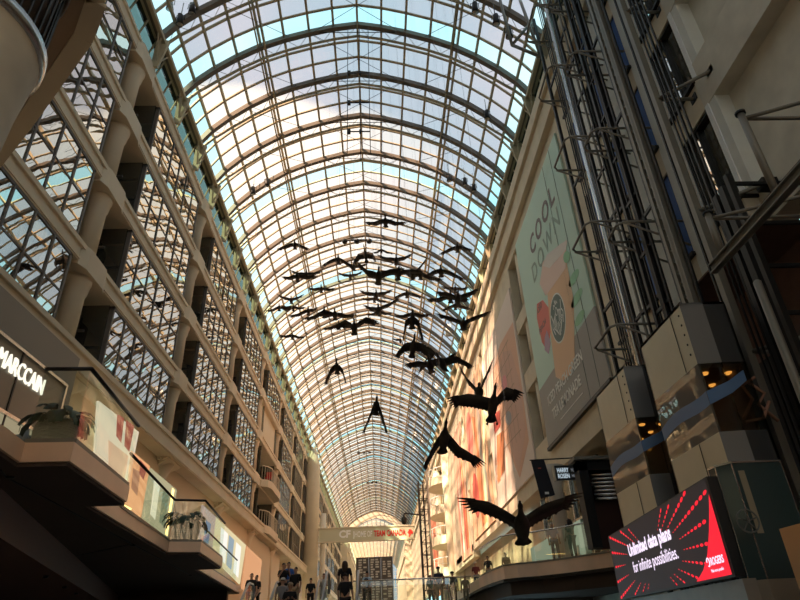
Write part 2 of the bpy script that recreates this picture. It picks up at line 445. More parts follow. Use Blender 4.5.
# ---- right wall
mb = MB()
NEARZ = [5.6, 8.2, 10.6, 11.55, 14.0, 14.85, 17.35, 18.2, 20.7]
NW = [(9.75, 11.05), (11.95, 12.95), (13.95, 15.0), (16.1, 17.1)]     # narrow window slots behind the lifts
FW = [(26.75, 29.3), (40.2, 41.6), (52, 53.5)]                        # slots between the tall banners
def wallpiece(y0, y1, z0, z1, x0=XR, x1=XR + .6, m=STONE_R): mb.box((x0, y0, z0), (x1, y1, z1), m)
# near part
mb.box((XR + .35, -30, 7.25), (XR + .95, 9.75, 23), CONC)
ys = 9.75
for (a, b_) in NW:
    if a > ys: wallpiece(ys, a, 7.3, 21, m=LIGHTP)
    for (c, d) in ((10.6, 11.55), (14.0, 14.85), (17.35, 18.2), (20.7, 21), (7.3, 8.0)): wallpiece(a, b_, c, d)
    ys = b_
wallpiece(17.1, 18.0, 5.9, 21)
# middle and far part
ys = 18.0
for (a, b_) in FW:
    wallpiece(ys, a, 6.6, 21)
    for (c, d) in ((6.6, 7.9), (10.9, 11.9), (14.3, 15.1), (18.6, 21)): wallpiece(a, b_, c, d)
    ys = b_
wallpiece(ys, 68, 5.6, 21); wallpiece(68, 84, 18.9, 21); wallpiece(84, 160, 5.6, 21)
mb.box((XR + .6, 66, 2.2), (XR + 1.2, 86, 20), STONE_R)
mb.box((XR + .9, -30, 20.9), (XR + 1.1, 160, 23), STONE_R)
wr = struct(mb.build('wall_right'))
for nme, z0, z1, x0, ya, yb in (('spandrel_beam', 10.6, 11.95, XR - .02, -30, 9.75), ('spandrel_beam', 14.0, 15.2, XR - .02, -30, 9.75), ('spandrel_beam', 17.4, 18.6, XR - .02, -30, 9.75),
                                ('cornice', 19.3, 20.9, XR - .28, 9, 158), ('cornice', 20.3, 20.95, XR - .45, -30, 158)):
    b = MB(); b.box((x0, ya, z0), (XR + .5, yb, z1), STONE_R if nme == 'cornice' else CONC); b.build(nme, parent=wr)
for (a, b_) in FW:
    for zz in ((7.9, 10.9), (11.9, 14.3), (15.1, 18.6)):
        b = MB(); b.lathe((XR + .45, (a + b_) / 2 - .2, 0), [(.36, zz[0]), (.36, zz[1])], STONE, 16); b.build('column', parent=wr)
def rwindow(a, b_, z0, z1, mt, x=XR + .14):
    global wn
    f = MB(); f.box((x - .1, a, z0), (x, a + .07, z1), DARKM); f.box((x - .1, b_ - .07, z0), (x, b_, z1), DARKM); f.box((x - .1, a, z1 - .08), (x, b_, z1), DARKM); f.box((x - .1, a, z0), (x, b_, z0 + .08), DARKM)
    f.box((x - .08, (a + b_) / 2 - .03, z0), (x, (a + b_) / 2 + .03, z1), DARKM)
    w = struct(f.build('window_%d' % wn)); wn += 1
    g = MB(); g.add([(x, a, z0), (x, b_, z0), (x, b_, z1), (x, a, z1)], [[0, 1, 2, 3]], mt); g.build('pane', parent=w)
    return w
for j, (a, b_) in enumerate(NW):
    for (z0, z1) in ((8.0, 10.6), (11.55, 14.0), (14.85, 17.35), (18.2, 20.7)):
        w = rwindow(a, b_, z0, z1, WMIR)
        if j == 0:
            b = MB();  b.box((XR - .03, a - .17, z0 - .02), (XR + .36, a - .02, z1 + .02), WHITE); b.box((XR + .0, a - .42, z0 - .02), (XR + .36, a - .17, z1 + .02), LIGHTP)
            b.build('window_jamb', parent=w)
        else:
            b = MB(); b.box((XR + .04, a + .05, z0 + .05), (XR + .08, a + .55, z1), BLUE); b.build('blind', parent=w)
        b = MB(); b.box((XR - .1, a - .05, z0 - .1), (XR + .4, b_ + .05, z0), DARKM); b.build('sill', parent=w)
for (a, b_) in FW:
    for zz in ((7.9, 10.9), (11.9, 14.3), (15.1, 18.6)): rwindow(a, b_, zz[0], zz[1], DGL, XR + .58)
# lower right: dark recess walls around the lifts
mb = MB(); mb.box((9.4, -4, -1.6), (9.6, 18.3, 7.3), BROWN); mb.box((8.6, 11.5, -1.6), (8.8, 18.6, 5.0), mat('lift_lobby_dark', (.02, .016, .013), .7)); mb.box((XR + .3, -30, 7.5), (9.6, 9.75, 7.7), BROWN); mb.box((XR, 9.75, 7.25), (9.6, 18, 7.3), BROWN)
struct(mb.build('wall_right'))
mb = MB(); mb.box((9.9, 18.4, 2.2), (10.1, 32, 6.9), mat('shop_dark', (.05, .04, .035), .6)); struct(mb.build('wall_right'))
mb = MB(); mb.box((XR, 18, 6.1), (10, 66, 6.6), STONE_R); struct(mb.build('ceiling'))
mb = MB(); mb.box((XR + .8, 32, 2.2), (XR + 1.0, 66, 5.9), mat('shop_warm', (.45, .33, .22), .5)); struct(mb.build('wall_right'))
# unseen end wall behind the camera, glazed above to let in more sky light
mb = MB(); mb.box((-14, -30.4, -1.6), (14, -30, 6), CONC); mb.add([(-10, -30, 6), (9, -30, 6), (9, -30, 23), (-10, -30, 23)], [[0, 1, 2, 3]], MILK)
for k in range(12): mb.box((-10 + k * 1.7, -30.2, 6), (-9.9 + k * 1.7, -30, 23), FRAME)
for k in range(8): mb.box((-10, -30.2, 6 + k * 2.3), (9, -30, 6.12 + k * 2.3), FRAME)
for i in range(NS):
    (xa, za), (xb, zb) = prof(TS[i]), prof(TS[i + 1]); mb.add([(xa, -29.7, 22.7), (xb, -29.7, 22.7), (xb, -29.7, zb), (xa, -29.7, za)], [[0, 1, 2, 3]], MILK)
struct(mb.build('wall_near'))
mb = MB(); mb.box((9.6, -30, -1.6), (9.9, 36, 7.7), CONC); struct(mb.build('wall_right'))

# ---- unseen block added outside, left of and behind the camera: keeps the sun off the near end
mb = MB(); mb.box((-24, -29, 0), (-14.2, 6, 52), mat('pale_sun_blocker', (.70, .66, .60), .8))
t_ = mb.build('sun_blocker'); tag(t_, 'unseen pale block added outside the glass vault to shade the near end', 'sun blocker')
# walls of the far hall beyond the main vault
mb = MB(); mb.box((-9.6, 157, 1.2), (-7.6, 240, 21), STONE)
for k in range(9): mb.box((-7.6, 160 + k * 9, 1.2), (-7.2, 161 + k * 9, 21), STONE)
for k in range(5): mb.box((-7.6, 157, 5 + 3.4 * k), (-7.3, 240, 5.7 + 3.4 * k), STONE)
struct(mb.build('wall_left'))
mb = MB(); mb.box((6.5, 157, 1.2), (8.6, 240, 21), STONE_R); mb.box((6.2, 157, 17), (6.5, 240, 18), STONE_R); struct(mb.build('wall_right'))
mb = MB(); mb.box((-12.2, -20, -1.6), (-12, 60, 2.1), BROWN); struct(mb.build('wall_left'))
mb = MB(); mb.box((-14, 29.2, -1.6), (-6.7, 29.5, 2.1), SOFFIT); struct(mb.build('wall_left'))
#PART2
# ================================================================== PART 2: things
def emis(name, col, s=1.0): return mat(name, (.02, .02, .02), .6, emit=col, es=s)
def decal(px, X, name, m, parent, k=0, th=.004, side=-1):
    """flat printed shape on a wall plane x = X, given by its outline in the photo"""
    P = [onX(a, b, X) for a, b in px]; o = MB(); x = X + side * (.004 + .004 * k)
    o.hexa([(x, p.y, p.z) for p in P], [(x + side * th, p.y, p.z) for p in P], m); q = o.build(name); q.parent = parent
    q.matrix_parent_inverse = Matrix.Translation(-parent.location); return q
def ell(cx_, cy_, a, b_, rot=0, n=24):
    r = math.radians(rot); return [(cx_ + a * math.cos(t) * math.cos(r) - b_ * math.sin(t) * math.sin(r), cy_ + a * math.cos(t) * math.sin(r) + b_ * math.sin(t) * math.cos(r)) for t in [2 * PI * i / n for i in range(n)]]
def world_ell(yc, zc, a, b_, n=28): return [(yc + a * math.cos(2 * PI * i / n), zc + b_ * math.sin(2 * PI * i / n)) for i in range(n)]
def wdecal(pts, X, name, m, parent, k=0, side=-1, th=.004):
    o = MB(); x = X + side * (.004 + .004 * k); o.hexa([(x, p[0], p[1]) for p in pts], [(x + side * th, p[0], p[1]) for p in pts], m)
    return relink(o.build(name), parent)
EYm = V((0, -1, 0)); EZ = V((0, 0, 1))

# ---- the lift-side banner with the cup
BX = XR - .10
root = empty('advertising_banner', (BX, 22.6, 7.3))
b = MB(); b.box((BX, 18.3, 10.0), (BX + .08, 26.7, 18.5)); relink(b.build('cloth', mat('mint_print', (.60, .78, .66), .8)), root)
b = MB(); b.box((BX, 18.3, 7.25), (BX + .08, 26.7, 10.0)); relink(b.build('cloth', mat('taupe_print', (.42, .40, .36), .8)), root)
b = MB(); b.box((BX - .06, 18.25, 7.1), (BX + .2, 26.75, 7.25)); relink(b.build('bottom_bar', DARKM), root)
for yy in (19.3, 20.4): b = MB(); b.box((BX - .012, yy, 7.3), (BX - .004, yy + .03, 18.5)); relink(b.build('seam', mat('seam', (.16, .2, .17), .8)), root)
PEACH = mat('peach_print', (.84, .57, .36), .8); LID = mat('lid_print', (.86, .66, .56), .8); CORAL = mat('coral_print', (.80, .27, .22), .8)
LOGOG = mat('logo_grey_green', (.20, .25, .22), .8); LEAFP = mat('pale_leaf_print', (.38, .66, .42), .8); LILAC = mat('lilac_print', (.55, .40, .50), .8)
GREYT = mat('grey_letter', (.28, .24, .22), .8); PALET = mat('pale_letter', (.88, .88, .82), .8); TXTO = mat('outline_letter', (.36, .46, .38), .8)
p = [(546, 276), (566, 258), (574, 300), (575, 358), (571, 374), (563, 381), (556, 377), (552, 345)]
decal(p, BX, 'cup', PEACH, root, 1)
decal([(540, 284), (543, 262), (556, 248), (567, 240), (566, 256), (566, 268), (546, 296)], BX, 'cup_lid', LID, root, 2)
decal([(543, 266), (547, 255), (562, 243), (568, 241), (566, 250), (550, 268)], BX, 'cup_lid', mat('cup_rim', (.80, .74, .66), .8), root, 3)
lc = onX(558, 318, BX)
for (rw, rh, mm, kk) in ((1.05, 1.10, PALET, 2), (.98, 1.03, LOGOG, 3)): wdecal(world_ell(lc.y, lc.z, rw, rh), BX, 'logo', mm, root, kk)
def stroke(pts, w, m, k, nm='logo'):
    for j in range(len(pts) - 1):
        a = V((pts[j][0], pts[j][1])); c = V((pts[j + 1][0], pts[j + 1][1])); n_ = V((-(c - a).y, (c - a).x)).normalized() * w / 2
        yield [a - n_, c - n_, c + n_, a + n_]
lg = MB()
def addst(pts, w):
    for q in stroke([(lc.y + a, lc.z + c) for a, c in pts], w, None, 0): lg.hexa([(BX - .02, v.x, v.y) for v in q], [(BX - .026, v.x, v.y) for v in q])
for s_ in (-1, 1):
    for q in range(4):
        addst([(s_ * (.16 + q * .09), .35 - q * .05), (s_ * (.26 + q * .1), .12), (s_ * (.18 + q * .11), -.15), (s_ * (.3 + q * .12), -.42 + q * .08), (s_ * (.16 + q * .1), -.72 + q * .12)], .04)
    addst([(s_ * .75, .5), (s_ * .62, .15), (s_ * .82, -.1), (s_ * .6, -.5)], .06)
    addst([(s_ * .05, -.2), (s_ * .1, -.45), (s_ * .04, -.8)], .05)
addst([(.14 * math.cos(t), .32 + .18 * math.sin(t)) for t in [2 * PI * i / 14 for i in range(15)]], .04)
addst([(-.3, .56), (-.2, .74), (-.1, .6), (0, .86), (.1, .6), (.2, .74), (.3, .56)], .045)
relink(lg.build('logo', PALET), root)
decal([(543, 300), (549, 308), (551, 330), (548, 352), (542, 342), (537, 318), (537, 304)], BX, 'fruit', CORAL, root, 0)
decal([(547, 330), (551, 343), (549, 354), (545, 350), (545, 338)], BX, 'fruit', LILAC, root, 2)
decal(ell(567, 257, 3.2, 6, 5), BX, 'leaf', LEAFP, root, 3)
for (a, b_, c_) in ((574, 278, 10), (577, 298, 11), (580, 318, 9)):
    decal(ell(a, b_, 3.2, c_, 25), BX, 'leaf', LEAFP, root, 1)
def tx(s, px, size, m, bold=0, sx=1.0, sp=1.0, X=BX, par=None, dz=0):
    o = onX(px[0], px[1], X); text(s, 'lettering', par or root, (X - .014, o.y, o.z + dz), EYm, EZ, size, m, .003, sx, 'LEFT', bold, sp)
tx('COOL', (532, 257), 1.35, GREYT, .03, 1.0, 1.3)
tx('DOWN', (534, 284), 1.3, TXTO, .01, 1.0, 1.3)
text('ICED PEACH GREEN', 'lettering', root, (BX - .014, 25.6, 8.85), EYm, EZ, .62, PALET, .003, 1, bold=.012, fit=5.2)
text('TEA LEMONADE', 'lettering', root, (BX - .014, 25.2, 8.1), EYm, EZ, .62, PALET, .003, 1, bold=.012, fit=4.2)
o1 = onX(566, 448, BX); wdecal([(o1.y, 7.75), (o1.y - 3.2, 7.75), (o1.y - 3.2, 7.80), (o1.y, 7.80)], BX, 'rule', PALET, root, 2)
tx('ICED', (538, 315), .4, GREYT); tx('PEACH', (540, 335), .4, GREYT)
tag(root, 'tall mint and taupe fabric banner reading COOL DOWN with an iced tea cup', 'banner', 'tall banners on the right wall')

# ---- second banner: pinkish white with a big cup outline
PINKW = mat('pinkish_white_print', (.80, .69, .60), .8); PEACH2 = mat('pale_peach_print', (.76, .48, .34), .8); ORG = mat('orange_print', (.72, .28, .13), .8)
BROWNP = mat('soft_brown_print', (.48, .33, .24), .8); REDP = mat('red_print', (.62, .13, .10), .8); GREYP = mat('grey_ribbon_print', (.40, .35, .30), .8)
root = empty('advertising_banner', (BX, 34.5, 6.9))
b = MB(); b.box((BX, 29.4, 6.9), (BX + .08, 40.1, 17.4)); relink(b.build('cloth', PINKW), root)
decal([(513, 322), (500, 345), (493, 372), (497, 420), (520, 478), (529, 440), (520, 372)], BX, 'cup', PEACH2, root, 1)
decal([(500, 372), (503, 352), (511, 350), (519, 378), (526, 430), (519, 474), (510, 440)], BX, 'cup', mat('lilac_peach_print', (.70, .46, .36), .8), root, 2)
for q in range(7):
    z = 9.5 + q * .9; wdecal([(31.2, z), (36.2, z + .3), (36.2, z + .36), (31.2, z + .06)], BX, 'cup_rib', BROWNP, root, 4)
for q in range(5):
    y = 31.6 + q; wdecal([(y, 9.2), (y + .05, 9.2), (y + .15, 15.0), (y + .1, 15.0)], BX, 'cup_rib', BROWNP, root, 5)
decal(ell(509, 418, 3, 7, 0), BX, 'emblem', mat('cool_grey_print', (.42, .40, .40), .8), root, 6)
decal(ell(505, 384, 2.5, 9, 0), BX, 'emblem', mat('pink_print', (.82, .35, .36), .8), root, 6)
decal([(497, 436), (504, 430), (505, 470), (498, 482)], BX, 'picture', ORG, root, 5)
decal([(493, 415), (500, 410), (501, 425), (495, 434)], BX, 'picture', REDP, root, 5)
tag(root, 'tall pinkish white banner with a pale peach cup on the right wall', 'banner', 'tall banners on the right wall')
o = onX(494, 352, BX)
text('A SIP OF SUMMER', 'lettering', root, (BX - .02, 38.9, 13.6), EYm, EZ, .5, GREYP, .003, .9)
text('LE CAFE\nLIEGEOIS\nFRAIS', 'lettering', root, (BX - .02, 39.3, 9.6), EYm, EZ, .6, ORG, .003, .8)
# ---- third banner: orange picture with grey ribbon
root = empty('advertising_banner', (BX, 46, 6.6))
b = MB(); b.box((BX, 41.8, 6.6), (BX + .08, 51.8, 18.0)); relink(b.build('cloth', mat('apricot_print', (.78, .52, .34), .8)), root)
wdecal([(42.2, 7), (43.4, 7), (43.8, 10), (44.9, 12), (44.2, 15), (44.8, 17.8), (43.9, 17.8), (43.2, 14.5), (43.9, 12), (42.9, 10)], BX, 'ribbon', GREYP, root, 1)
wdecal([(44.8, 7), (47.0, 7), (47.4, 10), (46.2, 12.5), (46.8, 15.5), (45.4, 15.0), (45.2, 11.5)], BX, 'fruit', ORG, root, 2)
wdecal(world_ell(48.8, 14.5, 1.6, 2.0), BX, 'fruit', CORAL, root, 3); wdecal(world_ell(48.6, 9.6, 1.5, 1.7), BX, 'fruit', REDP, root, 3)
wdecal(world_ell(49.9, 12, 1.0, 1.3), BX, 'fruit', PEACH, root, 4)
tag(root, 'apricot orange banner with a grey ribbon, beyond the pinkish white banner', 'banner', 'tall banners on the right wall')
for (ya, yb, za, zb, cm, lb) in ((54.2, 60.5, 5.9, 17.5, (.80, .50, .36), 'narrow rose and orange banner on the right wall just before the curved balconies'),
                                 (86, 98, 4.5, 15.5, (.62, .24, .15), 'far rust red banner on the right wall past the curved balconies')):
    root = empty('advertising_banner', (BX, ya, za)); b = MB(); b.box((BX, ya, za), (BX + .08, yb, zb))
    relink(b.build('cloth', mat('print_%d' % int(ya), cm, .8)), root)
    for q in range(5):
        yy = ya + (yb - ya) * (.12 + .17 * q); wdecal([(yy, za + .6), (yy + .7, za + .6), (yy + .9, za + 5), (yy + .3, zb - 1 - q), (yy - .2, za + 4)], BX, 'figure', [ORG, REDP, BROWNP, PINKW, CORAL][q], root, 1 + q % 2)
    tag(root, lb, 'banner', 'tall banners on the right wall')
# ---- curved balconies far right
for i, z in enumerate((5.6, 8.9, 12.2, 15.5)):
    root = empty('curved_balcony', (7.6, 74, z))
    P = [(8.5, 69.5)] + [(8.3 - 2.1 * math.sin(PI * q / 10), 74 - 3.6 * math.cos(PI * q / 10)) for q in range(11)] + [(8.5, 78.5)]
    b = MB(); b.prism(P, z, z + .9, STONE_R); relink(b.build('parapet'), root)
    b = MB()
    for q in range(len(P) - 1):
        b.bar((*P[q], z + 1.9), (*P[q + 1], z + 1.9), .07, .07, WHITE); b.bar((*P[q], z + .9), (*P[q], z + 1.9), .05, .05, WHITE)
    relink(b.build('railing'), root)
    b = MB(); b.box((8.5, 71.6, z + .9), (8.6, 72.4, z + 2.9), BLUE); relink(b.build('door'), root)
    tag(root, ['lowest cream curved balcony far along the right wall', 'second lowest cream curved balcony on the far right wall', 'second highest cream curved balcony on the far right wall', 'highest cream curved balcony far along the right wall'][i], 'balcony', 'curved balconies of the right wall')
b = MB()
b.lathe((7.9, 68.2, 0), [(.55, 2.2), (.55, 19)], STONE_R, 20); b.lathe((7.9, 79.6, 0), [(.5, 2.2), (.5, 19)], STONE_R, 20)
struct(b.build('trim_7'))

# ---- lifts
REDISH = mat('cab_interior', (.16, .09, .05), .6); CABP = mat('cab_champagne_panel', (.62, .57, .42), .35, metal=.25, noise_amt=.03); CABD = mat('cab_side_dark', (.26, .26, .26), .3, metal=.4)
DOWN = emis('downlight', (1.0, .42, .08), 1.2)
CABK = mat('cab_front_black', (.07, .07, .07), .4, metal=.3)
def lift(y0, y1, label):
    x0, x1 = 5.75, 6.6; root = empty('lift_car', ((x0 + x1) / 2, (y0 + y1) / 2, 1.1))
    ch = .42                                              # chamfered corner towards the camera side
    def ring(g=0): return [(x0 + g, y0 + g), (x0 + ch, y0 - .05 + g), (x1 - g, y0 - .05 + g), (x1 - g, y1 - g), (x0 + g, y1 - g)]
    def band(z0, z1, nm, ml, md):
        R0 = ring(); b = MB()
        for j in range(5):
            a, c = R0[j], R0[(j + 1) % 5]
            d = V((c[0] - a[0], c[1] - a[1])); n_ = V((-d.y, d.x)).normalized() * .04
            b.hexa([(a[0], a[1], z0), (c[0], c[1], z0), (c[0] + n_.x, c[1] + n_.y, z0), (a[0] + n_.x, a[1] + n_.y, z0)], [(a[0], a[1], z1), (c[0], c[1], z1), (c[0] + n_.x, c[1] + n_.y, z1), (a[0] + n_.x, a[1] + n_.y, z1)], ml if j == 4 else (md if j == 0 or md is not CABD else CABK))
        return relink(b.build(nm), root)
    band(4.02, 5.25, 'upper_panel', CABP, CABD); band(1.1, 2.78, 'lower_panel', CABP, CABD); band(2.78, 4.02, 'window', WMIR2, GLASS2)
    b = MB(); b.prism(ring(.06), 1.15, 1.2, REDISH); b.prism(ring(.06), 3.96, 4.02, REDISH); b.box((x1 - .12, y0 + .1, 1.2), (x1 - .06, y1 - .1, 3.96), REDISH); relink(b.build('cabin'), root)
    b = MB(); b.prism(ring(), 5.20, 5.25, CABD); relink(b.build('roof'), root)
    for j in range(3):
        for i in range(2):
            b = MB(); b.lathe((x0 + .25 + .45 * i, y0 + .3 + .6 * j, 3.93), [(.06, 0), (.07, .03)], None, 12); relink(b.build('downlight', DOWN), root)
    for j in range(5):
        b = MB(); b.tube([(x0 - .012, y0 + .12, 4.25 + .2 * j), (x0 + .005, y0 + .12, 4.25 + .2 * j)], .022, n=8); relink(b.build('rivet', DARKM), root)
    b = MB(); b.box((x0 - .012, y0 + .42, 4.03), (x0 - .003, y0 + .43, 5.24)); relink(b.build('panel_joint', DARKM), root)
    b = MB(); b.box((x0 - .012, y0 + .7, 1.1), (x0 - .003, y0 + .71, 2.77)); relink(b.build('panel_joint', DARKM), root)
    # blue band reflected in the glass, drawn as a flat coloured strip
    P = []
    n_ = 12
    for q in range(n_ + 1): t = q / n_; P.append((y1 - (y1 - y0) * t, 3.42 + .14 * t + .06 * math.sin(5 * t)))
    for q in range(n_, -1, -1): t = q / n_; P.append((y1 - (y1 - y0) * t, 3.18 + .14 * t + .06 * math.sin(5 * t)))
    b = MB(); m_ = len(P)
    for q in range(n_): b.add([(x0 - .006, *P[q]), (x0 - .006, *P[q + 1]), (x0 - .006, *P[m_ - 2 - q]), (x0 - .006, *P[m_ - 1 - q])], [[0, 1, 2, 3]])
    b.add([(x0 - .002, y0 - .006, 3.50), (x0 + ch, y0 - .056, 3.66), (x0 + ch, y0 - .056, 3.44), (x0 - .002, y0 - .006, 3.26)], [[0, 1, 2, 3]]); b.add([(x0 + ch, y0 - .056, 3.66), (x1 - .1, y0 - .056, 3.86), (x1 - .1, y0 - .056, 3.66), (x0 + ch, y0 - .056, 3.44)], [[0, 1, 2, 3]])
    relink(b.build('blue_reflection', mat('blue_reflection', (.12, .22, .40), .4)), root)
    tag(root, label, 'lift')
lift(9.58, 11.5, 'glass lift car with champagne panels, nearest of the two, right of the tall rails')
lift(12.55, 14.55, 'smaller looking glass lift car with champagne panels, behind the nearer lift')
# cab graffiti pattern: reddish ribbon shapes inside the near car
b = MB()
for (pts) in ([(.1, 3.0), (.5, 3.35), (.35, 3.6), (.75, 3.75)], [(.15, 2.95), (.6, 3.0), (.9, 3.3)], [(.55, 3.65), (.85, 3.45), (.6, 3.25), (.95, 2.95)]):
    b.tube([(6.2 + a * .7, 9.62, z) for a, z in pts], .03, None, 6)
o_ = b.build('cabin_mural', mat('mural', (.45, .22, .14), .7)); o_.parent = bpy.data.objects['lift_car']; o_.matrix_parent_inverse = Matrix.Translation(-bpy.data.objects['lift_car'].location)

# rails: each lift has its own guide frame (tall, wall to pit)
XRAIL = 7.05; ZT = 22.6
def mast(label, name, posts, rungs, frames, x=XRAIL):
    root = empty(name, (x, posts[0][0], -1.6))
    for (y, w, mm, kind) in posts:
        b = MB()
        if kind == 'tube': b.tube([(x, y, -1.6), (x, y, ZT)], w, mm, 10)
        elif kind == 'ibeam':
            b.box((x - w / 2, y - w / 2, -1.6), (x - w / 2 + .03, y + w / 2, ZT), mm); b.box((x + w / 2 - .03, y - w / 2, -1.6), (x + w / 2, y + w / 2, ZT), mm); b.box((x - w / 2, y - .015, -1.6), (x + w / 2, y + .015, ZT), mm)
        else: b.box((x - w / 2, y - w / 2, -1.6), (x + w / 2, y + w / 2, ZT), mm)
        relink(b.build({'tube': 'hydraulic_ram' if mm is STEEL else 'post', 'ibeam': 'guide_rail', 'box': 'guide_rail', 'cable': 'cable'}[kind]), root)
    for (ya, yb, z) in rungs:
        b = MB(); b.bar((x, ya, z), (x, yb, z), .06, .09, DARKM); relink(b.build('rung'), root)
    for (ya, yb, z, xo) in frames:
        b = MB(); b.tube([(XR, ya, z), (xo + .15, ya, z), (xo, ya + .15 * (1 if yb > ya else -1), z), (xo, yb - .15 * (1 if yb > ya else -1), z), (xo + .15, yb, z), (XR, yb, z)], .035, GREYM, 8)
        for yy in (ya, yb): b.tube([(xo + .1, yy, z), (XR, yy, z - .75)], .03, GREYM, 6)
        relink(b.build('wall_bracket'), root)
    tag(root, label, 'lift frame'); return root
ZB = [1.8 + 1.65 * i for i in range(13)]
r1 = mast('far lift guide frame with a shiny silver ram and thin black rails', 'lift_mast',
     [(15.8, .10, DARKM, 'box'), (15.15, .03, DARKM, 'cable'), (15.0, .03, DARKM, 'cable'), (14.85, .04, DARKM, 'cable'), (14.72, .04, GREYM, 'box'), (14.4, .085, STEEL, 'tube'), (14.15, .05, DARKM, 'box'), (14.0, .09, DARKM, 'box'), (13.55, .06, GREYM, 'box'), (13.3, .06, DARKM, 'box')],
     [(14.0, 13.3, z + .4) for z in ZB] + [(15.8, 14.9, z) for z in ZB[1::3]], [(14.9, 13.35, z, 6.1) for z in ZB[3::2]])
r2 = mast('middle lift guide frame of black rails with thick grey lattice rail', 'lift_mast',
     [(12.85, .12, DARKM, 'box'), (12.65, .04, DARKM, 'cable'), (12.3, .16, DARKM, 'ibeam'), (12.05, .06, DARKM, 'box'), (11.6, .05, DARKM, 'cable'), (11.45, .12, GREYM, 'box'), (11.1, .20, GREYM, 'ibeam'), (10.85, .05, DARKM, 'box')],
     [(12.85, 12.05, z) for z in ZB] + [(12.3, 11.2, z + .8) for z in ZB[::2]], [(12.9, 12.0, z + .6, 6.3) for z in ZB[4::2]])
b = MB()
for i in range(70): b.bar((XRAIL - .02, 11.42, .0 + i * .32), (XRAIL - .02, 11.12, .16 + i * .32), .025, .025, GREYM); b.bar((XRAIL - .02, 11.12, .16 + i * .32), (XRAIL - .02, 11.42, .32 + i * .32), .025, .025, GREYM)
relink(b.build('lattice'), r2)
r3 = mast('near lift guide frame with pale grey rail and arms to the concrete wall', 'lift_mast',
     [(10.02, .15, GREYM, 'box'), (10.25, .05, DARKM, 'box'), (9.72, .03, DARKM, 'cable'), (9.58, .03, DARKM, 'cable'), (9.42, .05, DARKM, 'cable'), (9.25, .04, DARKM, 'cable')], [], [])
for z in (4.4, 7.75, 11.2, 14.6, 18):
    b = MB(); b.tube([(XRAIL, 10.0, z), (XR, 9.15, z)], .045, GREYM, 8); b.tube([(XRAIL, 10.0, z), (XR, 9.98, z)], .045, GREYM, 8)
    b.box((XR - .02, 9.02, z - .1), (XR + .3, 9.28, z + .1), DARKM); b.box((XR - .02, 9.85, z - .1), (XR + .3, 10.1, z + .1), DARKM); relink(b.build('wall_bracket'), r3)

# counterweights on the near side, and the beam with its posts (third lift bay, mostly out of frame)
A = onX(716, 264, 5.5); zb = A.z - .1
root = empty('crane_beam', (5.5, 6.6, zb)); b = MB(); b.box((5.44, 4.2, zb), (5.56, 7.95, zb + .02), GREYM); b.box((5.44, 4.2, zb + .14), (5.56, 7.95, zb + .16), GREYM); b.box((5.49, 4.2, zb), (5.51, 7.95, zb + .16), GREYM)
relink(b.build('beam'), root)
for (px, py, hh) in ((740, 113, 1), (707, 213, 1)):
    q = onX(px, py, 5.5); b = MB(); b.tube([(5.5, q.y, zb + .16), (5.5, q.y, q.z)], .052, GREYM, 12); b.lathe((5.5, q.y, q.z - .03), [(.075, 0), (.075, .04)], DARKM, 12); relink(b.build('post'), root)
    for (dx, dy) in ((2.45, -.9), (2.45, .1)):
        b = MB(); b.tube([(5.5, q.y, q.z - .12), (5.5 + dx, q.y + dy, q.z + .0)], .03, GREYM, 8); relink(b.build('arm'), root)
tag(root, 'grey steel I-beam on posts running towards the camera at upper right', 'steel beam')
for (px, py, w, mm, top, lb) in ((745, 345, .10, GREYM, 6.6, 'slim grey rail right of the nearer lift car'),
                         (776, 320, .16, DARKM, 7.4, 'black post in front of the brown wall, far right'), (757, 300, .12, DARKM, 7.4, 'black post between the grey rails and the brown wall')):
    q = onX(px, py, 6.9); b = MB(); b.box((6.9 - w / 2, q.y - w / 2, -1.6), (6.9 + w / 2, q.y + w / 2, top)); o_ = b.build('lift_rail', mm); tag(o_, lb, 'lift rail')
q = onX(757, 282, 6.0); b = MB(); b.tube([(6.0, q.y, -1.6), (6.0, q.y, q.z), (6.0, q.y, q.z + .03)], [.06, .06, .03], GREYM, 14); tag(b.build('pipe_post'), 'round topped grey pipe standing before the brown wall', 'pipe')
for px, py in ((790, 330),):
    q = onX(px, py, 6.6); q.y += .0; b = MB()
    for k in range(6): b.bar((6.6, q.y, 2.5 + k * .9), (8.2, q.y, 2.5 + k * .9), .05, .07, DARKM)
    b.bar((6.6, q.y, -1.6), (6.6, q.y, 7.2), .1, .1, DARKM); b.bar((8.2, q.y, -1.6), (8.2, q.y, 7.2), .06, .06, DARKM)
    tag(b.build('ladder_frame'), 'black steel frame with cross bars at the right edge', 'steel frame')

# ---- glazed shaft box, concrete base, copper panel
root = empty('glass_shaft_enclosure', (6.3, 9.0, -1.6))
b = MB(); R0 = [(5.31, 9.25), (5.44, 9.0), (6.22, 9.0), (6.22, 9.46), (5.31, 9.46)]
def encl(z0, z1, m):
    o = MB()
    for j in range(5):
        a, c = R0[j], R0[(j + 1) % 5]; o.add([(*a, z0), (*c, z0), (*c, z1), (*a, z1)], [[0, 1, 2, 3]], m)
    return o
DKT = mat('dark_teal_glass', (.045, .075, .075), .12, spec=.9)
relink(encl(.5, 2.12, DKT).build('glazing'), root)
b = MB()
for j in range(5): a, c = R0[j], R0[(j + 1) % 5]; b.bar((*a, 2.13), (*c, 2.13), .03, .03, STEEL); b.bar((*a, .5), (*a, 2.12), .015, .015, STEEL)
relink(b.build('edge_trim'), root)
q = onY(748, 521, 8.985); b = MB()
b.tube([(q.x + .16 * math.cos(t), q.y, q.z + .16 * math.sin(t)) for t in [2 * PI * i / 24 for i in range(25)]], .012, None, 6, False)
for i in range(5): t = 2 * PI * i / 5 + .3; b.tube([q, (q.x + .16 * math.cos(t), q.y, q.z + .16 * math.sin(t))], .009, None, 5)
